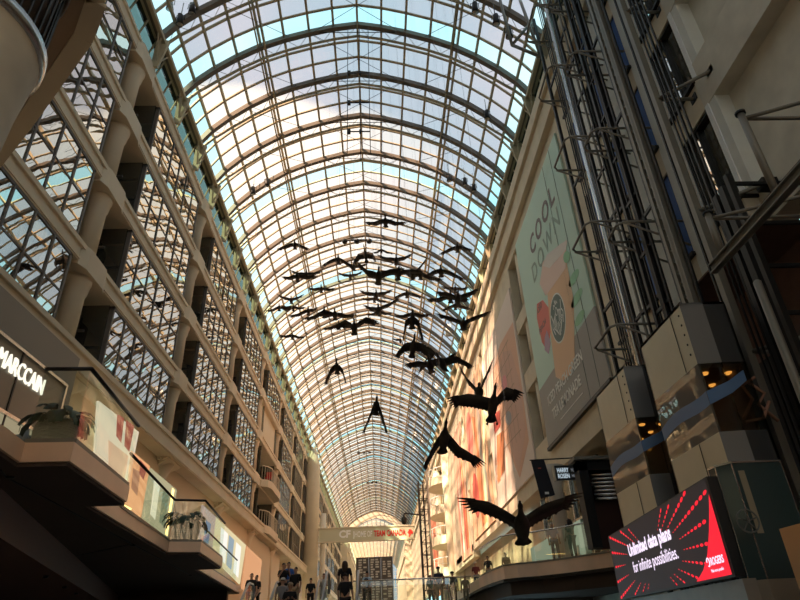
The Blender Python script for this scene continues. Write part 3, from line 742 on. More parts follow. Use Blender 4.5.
relink(b.build('emblem', mat('emblem_grey', (.12, .13, .12), .5)), root)
relink(encl(-1.6, .5, mat('tan_base', (.30, .25, .19), .5)).build('base'), root)
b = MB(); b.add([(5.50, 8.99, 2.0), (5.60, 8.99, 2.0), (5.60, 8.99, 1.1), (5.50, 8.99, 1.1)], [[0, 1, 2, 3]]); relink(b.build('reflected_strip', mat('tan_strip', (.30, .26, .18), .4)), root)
tag(root, 'dark teal glass enclosure with round spoked emblem, right of the screen', 'glass enclosure')
b = MB(); p0 = onY(779, 529, 8); b.box((p0.x, 6.6, -1.6), (5.84, 8.0, p0.z)); o_ = b.build('copper_panel_counter', mat('copper_panel', (.55, .30, .13), .35, metal=.5)); o_.data.materials[0]
tag(o_, 'copper coloured panelled block at the bottom right corner', 'panel block')

# ---- LED advertising screen
A = onZ(735, 577, .56); d = ray(447, 636); d.z = 0; d.normalize(); nrm = V((-d.y, d.x, 0)); nrm = nrm if nrm.x < 0 else -nrm
def onP(px, py):
    r = ray(px, py); n2 = V((-d.y, d.x, 0)); return r * (n2.dot(A) / n2.dot(r))
TL, TR = onP(608, 537), onP(707, 476); LL = (TL - A).dot(d); ZTOP = TR.z; ZBOT = A.z
root = empty('advertising_screen', (A.x, A.y, ZBOT))
def SP(u, z, o=0): return V((A.x, A.y, 0)) + d * u + V((0, 0, z)) + nrm * o
uR = (TR - A).dot(d)
b = MB(); b.hexa([SP(-.02, ZBOT, -.15), SP(LL, ZBOT, -.05), SP(LL, ZBOT, 0), SP(-.02, ZBOT, 0)], [SP(-.02, ZTOP, -.15), SP(LL, ZTOP, -.05), SP(LL, ZTOP, 0), SP(-.02, ZTOP, 0)]); relink(b.build('casing', BLACK), root)
disp = MB(); disp.add([SP(.04, ZBOT + .03, .005), SP(LL - .04, ZBOT + .03, .005), SP(LL - .04, ZTOP - .03, .005), SP(.04, ZTOP - .03, .005)], [[0, 1, 2, 3]], emis('screen_black', (.012, .008, .009), 1))
RED = emis('screen_red', (1.0, .01, .03), .85); WHT = emis('screen_white', (.95, .80, 1.0), .85)
H = ZTOP - ZBOT
cu_, cz_ = LL * .52, ZBOT + H * .43
for k in range(36):
    a = 2 * PI * k / 36 + .05
    ca, sa = math.cos(a), math.sin(a)
    if abs(ca) < .62: continue
    r = 1.0; step = .07
    r0 = 1.0 / math.sqrt((ca / (1.75 if ca < 0 else 2.1)) ** 2 + (sa / .75) ** 2); r = r0
    while r < 4:
        u = cu_ + ca * r; z = cz_ + sa * r * .62
        if not (.1 < u < LL - .1 and ZBOT + .05 < z < ZTOP - .05): break
        ln = .03 + .05 * (r - r0); w = .008 + .022 * (r - r0)
        w = min(w, .032); ln = min(ln, .085)
        if u < .95 and z < ZBOT + H * (1 - u / .95) * .95 + .05: break
        dx, dz_ = ca, sa * .62; L_ = math.hypot(dx, dz_); dx /= L_; dz_ /= L_
        pts = []
        for q in range(8):
            t = 2 * PI * q / 8; e, f_ = math.cos(t) * ln, math.sin(t) * w; pts.append(SP(u + dx * e - dz_ * f_, z + dz_ * e + dx * f_, .009))
        disp.add(pts, [list(range(8))], RED); r += step * 1.3 + ln * 1.5
# red corner wedge
pts = [(.05, ZBOT + .04), (1.45, ZBOT + .04), (1.05, ZBOT + .18), (.72, ZBOT + .38), (.42, ZBOT + .68), (.18, ZBOT + .98), (.05, ZBOT + 1.17)]
disp.add([SP(u, z, .011) for u, z in pts], [list(range(len(pts)))], RED); relink(disp.build('display'), root)
def scr(s, u, z, size, m, bold=0, sx=1): 
    return text(s, 'lettering', root, SP(u, z, .013), -d, EZ, size, m, .001, sx, 'LEFT', bold)
scr('Unlimited data plans', 4.95, ZBOT + .80, .33, WHT, .012, 1.05); scr('for infinite possibilities.', 4.85, ZBOT + .46, .31, WHT, .002, 1.0)
scr('ROGERS', .68, ZBOT + .22, .15, WHT, .004, .9); scr('Make more possible', .74, ZBOT + .12, .065, WHT, 0, .9)
b = MB(); b.tube([SP(.76 + .05 * math.cos(t), ZBOT + .27 + .06 * math.sin(t), .014) for t in [2 * PI * i / 16 for i in range(14)]], .010, None, 6); relink(b.build('logo', WHT), root)
tag(root, 'large black LED screen with red rays reading Unlimited data plans', 'screen')
b = MB(); b.hexa([SP(-.1, -1.6, -.5), SP(LL + .5, -1.6, -.1), SP(LL + .5, -1.6, -.05), SP(-.1, -1.6, -.05)], [SP(-.1, ZBOT - .03, -.5), SP(LL + .5, ZBOT - .03, -.1), SP(LL + .5, ZBOT - .03, -.05), SP(-.1, ZBOT - .03, -.05)])
tag(b.build('screen_plinth', mat('plinth_stone', (.30, .25, .20), .4, noise_amt=.1)), 'tan stone plinth under the LED screen', 'plinth')

# ---- right upper balcony with curved glass balustrade
FL = 2.2; FLC = 1.2
RP = [(4.85, 62), (4.62, 36), (4.52, 28.6), (4.60, 26.4), (4.78, 24.7), (5.2, 24.2), (5.86, 23.9), (6.75, 23.0), (7.72, 21.6), (8.3, 20.7), (9.3, 19.4)]
poly = RP + [(9.95, 19.4), (9.95, 62)]
mb = MB(); mb.prism(poly, 1.75, FL, FASC); fr = struct(mb.build('floor'))
b = MB()
for j in range(len(RP) - 1): b.bar((*RP[j], 1.70), (*RP[j + 1], 1.70), .12, .10, DARKM)
b.build('edge_band', parent=fr)
mb = MB(); mb.prism([(p_[0] + .25, p_[1] + .3) for p_ in RP] + [(9.9, 19.7), (9.9, 62)], 1.2, 1.72, SOFFIT); struct(mb.build('ceiling'))
def railing(path, z, label, h=1.08, top=STEEL, posts=1):
    root = empty('glass_balustrade', (path[0][0], path[0][1], z))
    b = MB(); b.tube([(*p_, z + h) for p_ in path], .03, top, 8); relink(b.build('handrail'), root)
    for j in range(len(path) - 1):
        a, c = V(path[j]), V(path[j + 1]); n_ = max(1, round((c - a).length / 2.2))
        for q in range(n_):
            s, e = a.lerp(c, q / n_), a.lerp(c, (q + 1) / n_); dd = (e - s).normalized() * .015
            g = MB(); g.add([(s.x + dd.x, s.y + dd.y, z), (e.x - dd.x, e.y - dd.y, z), (e.x - dd.x, e.y - dd.y, z + h - .03), (s.x + dd.x, s.y + dd.y, z + h - .03)], [[0, 1, 2, 3]]); relink(g.build('glass_panel', GLASS), root)
    b = MB()
    for j in range(len(path) - 1): b.bar((*path[j], z + .03), (*path[j + 1], z + .03), .05, .06, GREYM)
    relink(b.build('base_channel'), root)
    tag(root, label, 'balustrade', 'glass balustrades'); return root
railing(RP[2:], FL, 'curved glass balustrade with steel handrail on the right upper balcony')
railing([(-1.2, 29.7), (5.0, 29.7)], FLC, 'straight glass balustrade across the upper floor, before the dark board')

# ---- shops of the right balcony
def signbox(name, c0, c1, m): b = MB(); b.box(c0, c1); return b.build(name, m)
root = empty('shop_sign', (6.9, 21.5, 4.65)); relink(signbox('panel', (6.42, 21.5, 4.66), (8.1, 21.6, 5.18), mat('sign_charcoal', (.035, .035, .035), .4)), root)
relink(signbox('edge', (6.36, 21.48, 4.64), (6.42, 21.62, 5.2), STONE), root)
SW = emis('sign_white', (.70, .85, .95), .5); SG = emis('sign_dim', (.5, .55, .6), .25)
h0, h1, h2, h3 = onY(557.5, 474, 21.49).x, onY(569, 474, 21.49).x, onY(571.5, 474, 21.49).x, onY(577, 474, 21.49).x
text('HARRY', 'lettering', root, (h0, 21.49, 4.94), (1, 0, 0), EZ, .22, SW, .004, 1, bold=.003, fit=h1 - h0); text('ROSEN', 'lettering', root, (h0, 21.49, 4.73), (1, 0, 0), EZ, .22, SW, .004, 1, bold=.003, fit=h1 - h0)
text('YOR', 'lettering', root, (h2, 21.49, 4.95), (1, 0, 0), EZ, .16, SG, .004, 1, fit=h3 - h2); text('HOL', 'lettering', root, (h2, 21.49, 4.75), (1, 0, 0), EZ, .16, SG, .004, 1, fit=h3 - h2)
tag(root, 'charcoal shop sign with two lines of white letters projecting from the wall', 'shop sign')
root = empty('hanging_banner', (6.5, 24, 4.5)); b = MB(); p_ = [onY(531, 461, 24), onY(544, 460, 24), onY(555, 495, 24), onY(541, 499, 24)]
b.hexa([(v.x, 23.98, v.z) for v in p_], [(v.x, 24.02, v.z) for v in p_]); relink(b.build('cloth', mat('navy_cloth', (.010, .012, .022), .6)), root)
b = MB(); b.tube([(p_[0].x - .05, 24, p_[0].z + .03), (8.2, 24, p_[1].z + .05)], .025); relink(b.build('rod', DARKM), root)
b = MB(); b.bar((6.62, 23.97, 4.72), (6.78, 23.97, 4.72), .01, .09, WHITE); b.bar((6.5, 23.97, 5.7), (6.62, 23.97, 5.7), .01, .03, REDP); relink(b.build('emblem'), root)
tag(root, 'dark navy vertical banner hanging beside the shop sign', 'banner')
mb = MB(); mb.lathe((7.25, 24.6, 0), [(.27, FL), (.27, 4.9), (.42, 5.5), (.5, 5.9)], mat('pale_column', (.70, .64, .55), .7), 24); struct(mb.build('trim_8'))
mb = MB(); PA_, PB_ = onY(577, 461, 19.9), onY(588, 470, 19.9); mb.box((PA_.x, 19.9, FL), (PB_.x, 20.4, PA_.z), BLACK); mb.box((PA_.x, 19.9, PB_.z), (9.6, 20.4, PA_.z), BLACK); mb.box((PB_.x, 20.3, FL), (9.6, 20.5, PB_.z), mat('shop_deep', (.05, .018, .014), .6)); mb.box((PA_.x - .15, 19.7, PA_.z), (9.6, 20.45, PA_.z + .1), GREYM); struct(mb.build('door_1'))
b = MB()
for k in range(7): b.tube([(PB_.x + .1, 20.1, PB_.z - .12 - k * .13), (8.9, 20.1, PB_.z - .12 - k * .13)], .05, STEEL, 8)
tag(b.build('louvre'), 'silver horizontal louvre slats right of the black portal', 'louvre')
mb = MB(); mb.box((8.4, 22.5, FL), (8.5, 31.5, 5.8), DGL); sh = struct(mb.build('window_%d' % wn)); wn += 1
b = MB()
for k in range(6): b.box((8.3, 22.6 + k * 1.7, FL), (8.38, 22.75 + k * 1.7, 5.8), STEEL)
b.box((8.3, 22.5, 3.9), (8.38, 31.5, 4.0), STEEL); b.build('mullion', parent=sh)
root = empty('lit_shop_window', (8.3, 27, FL)); b = MB(); b.box((8.25, 25.4, 2.3), (8.3, 34.5, 3.9)); relink(b.build('interior', emis('shop_glow', (.42, .50, .36), .36)), root)
for k in range(5): b = MB(); b.box((8.2, 26 + k * 1.7, 2.3), (8.25, 26.6 + k * 1.7, 3.0 + .15 * (k % 3))); relink(b.build('display_stand', mat('stand%d' % (k % 2), ((.45, .45, .40), (.25, .20, .15))[k % 2], .6)), root)
tag(root, 'pale green lit shop window behind the right balcony glass', 'shop window')

# ---- left balcony: zigzag slab with glass, planters, shop fronts
ZS, ZF = 2.13, 2.38
L2 = [onZ(*p_, ZS) for p_ in ((0, 448), (20, 462), (70, 461), (127, 502), (88, 503), (168, 552), (200, 552), (222, 567), (196, 568))]
LP = [(v.x, v.y) for v in L2]
LP = [(-4.55, 3.5)] + LP + [(-6.6, 30.5), (-6.6, 31.5)]
mb = MB(); mb.prism(LP + [(-14, 31.5), (-14, 3.5)], ZS, ZF, FASC); fl = struct(mb.build('floor'))
def inset(path, g):
    return [(p_[0] - g, p_[1]) for p_ in path]
mb = MB(); mb.prism([(p_[0] - .05, p_[1] + (.04 if 6 < p_[1] < 30 else 0)) for p_ in LP] + [(-14, 31.4), (-14, 3.5)], ZS - .05, ZS, SOFFIT); cl = struct(mb.build('ceiling'))
b = MB()
for (a, c) in (((7, 478), (190, 575)), ((25, 567), (133, 544)), ((0, 470), (7, 478))):
    A_, B_ = onZ(*a, ZS - .055), onZ(*c, ZS - .055); b.bar(A_, B_, .035, .012, BLACK)
b.build('soffit_joint', parent=cl)
for (a) in ((10, 477), (133, 545), (190, 575)):
    A_ = onZ(*a, ZS - .06); b = MB(); b.lathe((A_.x, A_.y, A_.z - .02), [(.05, 0), (.06, .02)], DARKM, 12); b.build('soffit_disc', parent=cl)
mb = MB(); A_, B_ = onZ(0, 516, 1.75), onZ(112, 600, 1.75); dd = (B_ - A_).normalized(); A_ -= dd * 3; B_ += dd * 6; nn = V((-1, -.2, 0))
mb.hexa([A_ + V((0, 0, -.25)), B_ + V((0, 0, -.25)), B_ + nn * 3 + V((0, 0, -.25)), A_ + nn * 3 + V((0, 0, -.25))], [A_ + V((0, 0, .32)), B_ + V((0, 0, .32)), B_ + nn * 3 + V((0, 0, .32)), A_ + nn * 3 + V((0, 0, .32))], mat('lower_bulkhead', (.20, .12, .09), .7))
bk = struct(mb.build('trim_9'))
for f_ in (.32, .42, .5): q = A_.lerp(B_, f_); b = MB(); b.lathe((q.x - .3, q.y, q.z - .30), [(.06, 0), (.06, .05)], DARKM, 10); b.build('downlight', parent=bk)
GL = [LP[2], LP[3], LP[4]]; 
railing([(LP[2][0] - .03, LP[2][1] + .05), (LP[3][0] - .03, LP[3][1] + .05), (LP[4][0] - .04, LP[4][1])], ZF, 'glass balustrade with dark handrail around the nearer planter on the left balcony', 1.05, DARKM)
railing([(LP[5][0] * .72 + LP[6][0] * .28, LP[5][1] * .72 + LP[6][1] * .28), (LP[6][0] - .03, LP[6][1] + .05), (LP[7][0] - .03, LP[7][1] + .05), (LP[8][0] - .04, LP[8][1])], ZF, 'glass balustrade with dark handrail around the further planter on the left balcony', 1.05, DARKM)
railing([(LP[9][0] - .03, LP[9][1] + .05), (-6.62, 30.3)], ZF, 'long glass balustrade at the far end of the left balcony', 1.05, DARKM)

def planter(x, y, z, s, label, seed):
    rnd = random.Random(seed); root = empty('potted_plant', (x, y, z))
    pf = [(.26, 0), (.34, .12), (.40, .3), (.42, .45), (.40, .6), (.36, .68), (.33, .68), (.33, .6)]
    pr = []
    for j in range(27):
        t = j / 26 * .68; r = .24 + .18 * math.sin(PI * min(1, (t / .68) * .62 + .12)) + (.010 if j % 2 else 0); pr.append((r * s, t * s))
    pr += [(.32 * s, .70 * s), (.28 * s, .70 * s), (.28 * s, .62 * s)]
    b = MB(); b.lathe((x, y, z), pr, None, 28, False); relink(b.build('ribbed_pot', mat('pot_grey', (.42, .40, .34), .7)), root)
    b = MB()
    for k in range(64):
        az = rnd.uniform(0, 2 * PI); L_ = rnd.uniform(.45, .85) * s; el = rnd.uniform(.5, 1.35); w = rnd.uniform(.055, .085) * s
        pts = []; p0 = V((x + .1 * math.cos(az), y + .1 * math.sin(az), z + .66 * s)); dirv = V((math.cos(az), math.sin(az), 0)); side = V((-dirv.y, dirv.x, 0))
        p = p0.copy(); e = el
        vs = []; n_ = 7
        for q in range(n_):
            ww = w * (.12 if q < 3 else (math.sin(PI * (q - 2) / (n_ - 1.6)) + .05))
            vs += [p - side * ww, p + V((0, 0, ww * .25)), p + side * ww]
            p = p + (dirv * math.cos(e) + V((0, 0, 1)) * math.sin(e)) * L_ / (n_ - 1); e -= .42
        fs = []
        for q in range(n_ - 1):
            a = q * 3; fs += [[a, a + 1, a + 4, a + 3], [a + 1, a + 2, a + 5, a + 4]]
        b.add(vs, fs, None, True)
    relink(b.build('foliage', mat('dark_leaf', (.020, .040, .018), .5)), root)
    tag(root, label, 'potted plant')
planter(-4.50, 8.28, ZF, .66, 'ribbed grey pot with dark leafy plant at the corner by the glowing shop letters', 1)
planter(-5.2, 17.15, ZF, .86, 'ribbed grey pot with dark leafy plant at the second, further balcony corner', 2)

SX = -8.0
mb = MB(); mb.box((SX - .3, 3, ZF), (SX - .1, 15.2, 7.0), mat('shop_grey', (.30, .27, .22), .6)); mb.box((-9.4, 15.2, ZF), (-9.2, 60, 7.0), mat('shop_cream', (.62, .50, .34), .6)); struct(mb.build('wall_left'))
root = empty('storefront', (SX, 11, ZF))
b = MB(); b.box((SX - .06, 7, 4.55), (SX, 14.6, 5.95)); relink(b.build('sign_board', mat('sign_board', (.20, .19, .15), .25)), root)
b = MB(); b.box((SX - .02, 7, 5.95), (SX + .06, 14.65, 6.02)); b.box((SX - .02, 7, 4.50), (SX + .05, 14.65, 4.57)); b.box((SX - .02, 14.6, ZF), (SX + .05, 14.68, 6.0)); relink(b.build('steel_edge', STEEL), root)
for yy in (9.6, 12.55): b = MB(); b.box((SX, yy, ZF), (SX + .02, yy + .05, 5.95)); relink(b.build('joint', DARKM), root)
b = MB(); b.box((SX - .06, 7, ZF), (SX - .02, 14.6, 4.5)); relink(b.build('lit_window', emis('shop_warm_glow', (.40, .34, .21), .55)), root)
b = MB()
for k in range(5): b.lathe((SX + .03, 8.3 + k * 1.25, 4.1 + .12 * (k % 2)), [(.09, 0), (.09, .02)], None, 12)
relink(b.build('ceiling_lamp', emis('lamp_cream', (1, .85, .5), 1.5)), root)
q0 = onX(-1, 383, SX + .02)
text('MARCCAIN', 'lettering', root, (SX + .03, 11.72, 5.36), (0, 1, 0), EZ, .56, emis('sign_letter', (1, .93, .75), .9), .02, 1, bold=-.002, fit=1.9)
tag(root, 'grey shop front with large glowing letters at the left edge', 'shop front')
# mannequin torso-like display blob seen in the window
for (yy, lb) in ((12.9, 'grey headless display dummy in the lit window below the glowing shop letters'),):
    b = MB(); b.lathe((SX + .35, yy, ZF), [(.20, 0), (.22, .02), (.03, .05), (.03, .95), (.17, 1.05), (.20, 1.2), (.15, 1.35), (.24, 1.62), (.22, 1.72), (.08, 1.78), (.06, 1.9), (.05, 1.92)], None, 20); o_ = b.build('display_dummy', mat('dummy_grey', (.12, .13, .12), .6)); tag(o_, lb, 'display dummy')
# backlit posters and shop windows along the left balcony
def lbox(px, X, name, label, m, extra=(), cat='poster', grp='lit posters of the left balcony shops'):
    P = [onX(a, c, X) for a, c in px]; root = empty(name, (X, P[0].y, min(v.z for v in P)))
    b = MB(); b.hexa([(X - .08, v.y, v.z) for v in P], [(X, v.y, v.z) for v in P]); relink(b.build('panel', m), root)
    for k, (pp, nm, mm) in enumerate(extra): decal(pp, X, nm, mm, root, k, side=1)
    tag(root, label, cat, grp); return root
PX = -8.2
lbox([(99, 401), (139, 432), (129, 483), (96, 452)], PX, 'lit_poster', 'white backlit poster with two red brown legs, nearest on the left balcony', emis('poster_cream', (.78, .68, .50), .62),
     [([(117, 414), (124, 418), (121, 443), (116, 436)], 'figure', emis('poster_red', (.35, .07, .05), .7)), ([(126, 420), (134, 426), (129, 452), (124, 446)], 'figure', MATS['poster_red']),
      ([(108, 440), (128, 456), (124, 480), (108, 466)], 'figure', emis('poster_peach', (.62, .40, .26), .7))])
lbox([(131, 450), (150, 466), (141, 517), (125, 502)], PX, 'lit_poster', 'orange backlit poster with a face, second along the left balcony', emis('poster_orange', (.80, .36, .16), .75),
     [([(133, 468), (140, 472), (137, 496), (131, 488)], 'figure', emis('poster_brown', (.42, .18, .10), .7)), ([(140, 460), (147, 468), (143, 480), (139, 474)], 'figure', MATS['poster_red'])])
lbox([(151, 468), (177, 490), (168, 537), (144, 518)], PX, 'lit_poster', 'cream backlit shop window with green display, third along the left balcony', emis('poster_green', (.48, .44, .26), .6),
     [([(154, 480), (160, 485), (155, 520), (150, 514)], 'figure', emis('poster_pale', (.85, .78, .55), .7)), ([(163, 490), (169, 495), (164, 527), (159, 522)], 'figure', emis('poster_dgreen', (.20, .24, .14), .6)), ([(172, 488), (174, 490), (167, 536), (165, 534)], 'light_strip', emis('strip', (1, .62, .18), 2.5))])
lbox([(203, 505), (216, 517), (212, 552), (199, 548)], PX, 'lit_poster', 'pale rose backlit poster behind the further planter', emis('poster_rose', (.55, .40, .34), .6),
     [([(206, 520), (211, 524), (208, 545), (203, 541)], 'figure', emis('poster_blue', (.10, .22, .38), .6))])
lbox([(216, 517), (246, 545), (240, 584), (212, 556)], PX, 'lit_shop_window', 'cream lit shop window with white and blue displays, far along the left balcony', emis('win_cream', (.80, .68, .40), .65),
     [([(221, 527), (228, 534), (225, 564), (219, 558)], 'figure', emis('win_white', (.9, .88, .80), .75)), ([(229, 535), (234, 540), (231, 570), (226, 565)], 'figure', emis('win_blue', (.30, .42, .50), .6)), ([(236, 542), (241, 547), (238, 578), (233, 572)], 'figure', MATS['win_white'])], 'shop window')
lbox([(247, 546), (262, 560), (258, 600), (242, 588)], PX, 'lit_shop_window', 'orange lit shop window at the far end of the left balcony', emis('win_orange', (.80, .38, .18), .6), [], 'shop window')
b = MB(); a_, c_ = onX(104, 418, -7.9), onX(172, 488, -7.9); b.bar((-7.9, 14.8, 3.9), (-7.9, 20.0, 3.9), .05, .05); tag(b.build('light_strip', MATS['strip']), 'glowing amber light strip crossing the left balcony shop fronts', 'light strip')
# shelf canopy brackets under the lowest beam
for k, yc in enumerate(COLY[2:10]):
    b = MB(); b.hexa([(-9.9, yc - .5, 6.3), (XL + .3, yc - .9, 6.95), (XL + .3, yc + .9, 6.95), (-9.9, yc + .5, 6.3)], [(-9.9, yc - .5, 6.9), (XL + .3, yc - .9, 7.0), (XL + .3, yc + .9, 7.0), (-9.9, yc + .5, 6.9)], STONE)
    b.lathe((-9.5, yc, 0), [(.42, ZF), (.42, 6.2), (.7, 6.9)], STONE, 20); b.build('column', parent=wl)

# ---- far centre: free standing column, sign bridge, lamp pole, dark board
mb = MB(); mb.lathe((-8.25, 78, 0), [(.88, 2.2), (.88, 19.8), (.75, 20.2), (.3, 22.0)], STONE, 32); struct(mb.build('trim_10'))
mb = MB(); mb.lathe((-6.9, 79, 0), [(.35, 2.2), (.35, 14)], mat('pale_pole', (.75, .70, .6), .5), 16); struct(mb.build('trim_11'))
root = empty('sign_bridge', (-1.3, 78, 10.6)); b = MB(); b.box((-7.3, 77.8, 10.5), (4.4, 78.2, 11.95)); relink(b.build('panel', mat('pale_sage_panel', (.60, .58, .42), .6)), root)
b = MB(); b.box((-7.4, 77.7, 11.95), (4.5, 78.3, 12.1)); b.box((-7.4, 77.7, 10.38), (4.5, 78.3, 10.5)); relink(b.build('frame', STONE), root)
for (s_, x0_, x1_, m_, bo, sz) in (('CF', 339, 350.5, mat('letter_white', (.98, .98, .96), .5), .05, 1.15), ('|', 352.3, 353.2, MATS['letter_white'], .0, 1.0), ('HOME OF', 354.5, 372, MATS['letter_white'], .02, .95), ('TEAM CANADA', 374, 406, mat('letter_red', (.75, .03, .02), .5), .03, .95), ('|', 408, 408.8, MATS['letter_red'], .0, 1.0)):
    xa_, xb_ = onY(x0_, 537, 77.78).x, onY(x1_, 537, 77.78).x
    text(s_, 'lettering', root, (xa_, 77.78, 10.9), (1, 0, 0), EZ, sz, m_, .01, 1, bold=bo, fit=xb_ - xa_)
b = MB()
mp = [(0, .42), (.08, .28), (.2, .32), (.16, .1), (.32, .16), (.28, .02), (.38, -.02), (.2, -.2), (.03, -.17), (.03, -.38), (-.03, -.38), (-.03, -.17), (-.2, -.2), (-.38, -.02), (-.28, .02), (-.32, .16), (-.16, .1), (-.2, .32), (-.08, .28)]
b.hexa([(3.95 + p_[0], 77.77, 11.22 + p_[1]) for p_ in mp], [(3.95 + p_[0], 77.74, 11.22 + p_[1]) for p_ in mp]); relink(b.build('maple_leaf', MATS['letter_red']), root)
tag(root, 'pale bridge sign across the hall with white and red letters HOME OF TEAM CANADA', 'sign')
root = empty('lift_tower', (4.5, 60, FLC))
for (dx, dy) in ((-.45, -.45), (.45, -.45), (.45, .45), (-.45, .45), (0, 0)): b = MB(); b.bar((4.5 + dx, 60 + dy, FLC), (4.5 + dx, 60 + dy, 13.3 + 2.4 * (dx > .3)), .15, .15, DARKM if dx <= 0 else GREYM); relink(b.build('post'), root)
b = MB()
for k in range(11):
    z = FL + 1 * k + .4
    for s_ in (-.45, .45): b.bar((4.05, 60 + s_, z), (4.95, 60 + s_, z), .06, .06, DARKM); b.bar((4.05, 60 + s_, z), (4.95, 60 + s_, z + .9), .04, .04, GREYM)
relink(b.build('cross_bar'), root); tag(root, 'slender dark steel lift tower far ahead, right of the sign bridge', 'tower')
root = empty('camera_pole', (3.4, 58, 9.6)); b = MB(); b.tube([(4.4, 59.5, 10.05), (2.5, 58, 10.05), (2.42, 58, 9.9)], .07, DARKM, 8); relink(b.build('arm'), root)
b = MB(); b.lathe((2.42, 58, 0), [(.02, 9.05), (.2, 9.12), (.26, 9.35), (.26, 9.6), (.1, 9.75), (.08, 9.95)], DARKM, 16); relink(b.build('dome'), root); tag(root, 'dark dome camera on an arm above the end of the sign bridge', 'camera')
root = empty('directory_board', (-.3, 45, FLC)); b = MB(); b.box((-1.6, 45, FLC), (.95, 45.15, 4.95)); relink(b.build('board', mat('board_grey', (.14, .12, .10), .6)), root)
for c_ in range(3):
    x0 = -1.5 + c_ * .84
    b = MB(); b.box((x0 + .78, 44.96, FLC), (x0 + .81, 45, 4.9)); relink(b.build('divider', STEEL), root)
    b = MB()
    rnd = random.Random(c_)
    for r_i in range(22):
        for q in range(2):
            if rnd.random() < .88 and r_i not in (8,): b.box((x0 + .08 + q * .33, 44.97, 4.72 - r_i * .155), (x0 + .08 + q * .33 + rnd.uniform(.16, .28), 44.99, 4.82 - r_i * .155))
    relink(b.build('pale_tiles', mat('pale_tile', (.75, .72, .62), .6)), root)
tag(root, 'tall dark board with three columns of pale tiles at the centre bottom', 'board')

# ---- escalators
def escalator(x0, x1, ytop, label):
    root = empty('escalator', ((x0 + x1) / 2, ytop, -1.6)); sl = math.tan(math.radians(30)); yb = ytop - 2.8 / sl
    b = MB(); n_ = 21
    for k in range(n_):
        y = yb + (ytop - yb) * k / n_; z = -1.6 + 2.8 * (k + 1) / n_; b.box((x0 + .12, y, z - .5), (x1 - .12, y + (ytop - yb) / n_, z))
    relink(b.build('steps', mat('escalator_step', (.12, .12, .12), .4, metal=.6)), root)
    for x in (x0, x1):
        b = MB(); b.hexa([(x - .06, yb, -1.6), (x + .06, yb, -1.6), (x + .06, ytop, 1.2), (x - .06, ytop, 1.2)], [(x - .06, yb, -1.3), (x + .06, yb, -1.3), (x + .06, ytop, 1.4), (x - .06, ytop, 1.4)]); relink(b.build('skirt', STEEL), root)
        b = MB(); b.add([(x, yb, -1.3), (x, ytop, 1.4), (x, ytop + 1.1, 1.4), (x, ytop + 1.2, 1.8), (x, ytop + .9, 2.2), (x, ytop, 2.2), (x, yb, -.5)], [[0, 1, 2, 3, 4, 5, 6]]); relink(b.build('balustrade', GLASS), root)
        b = MB(); b.tube([(x, yb, -.45), (x, ytop - .1, 2.22), (x, ytop + .2, 2.28), (x, ytop + .9, 2.28), (x, ytop + 1.15, 2.15), (x, ytop + 1.25, 1.9), (x, ytop + 1.15, 1.6)], .055, mat('handrail_grey', (.32, .33, .34), .3), 8); relink(b.build('handrail'), root)
    tag(root, label, 'escalator')
escalator(-5.6, -4.4, 28.3, 'left escalator carrying the group of people up to the upper floor')
escalator(-3.7, -2.6, 28.4, 'middle escalator with silver balustrades between the two groups')
escalator(-2.0, -.8, 25.0, 'right escalator carrying the long haired woman')

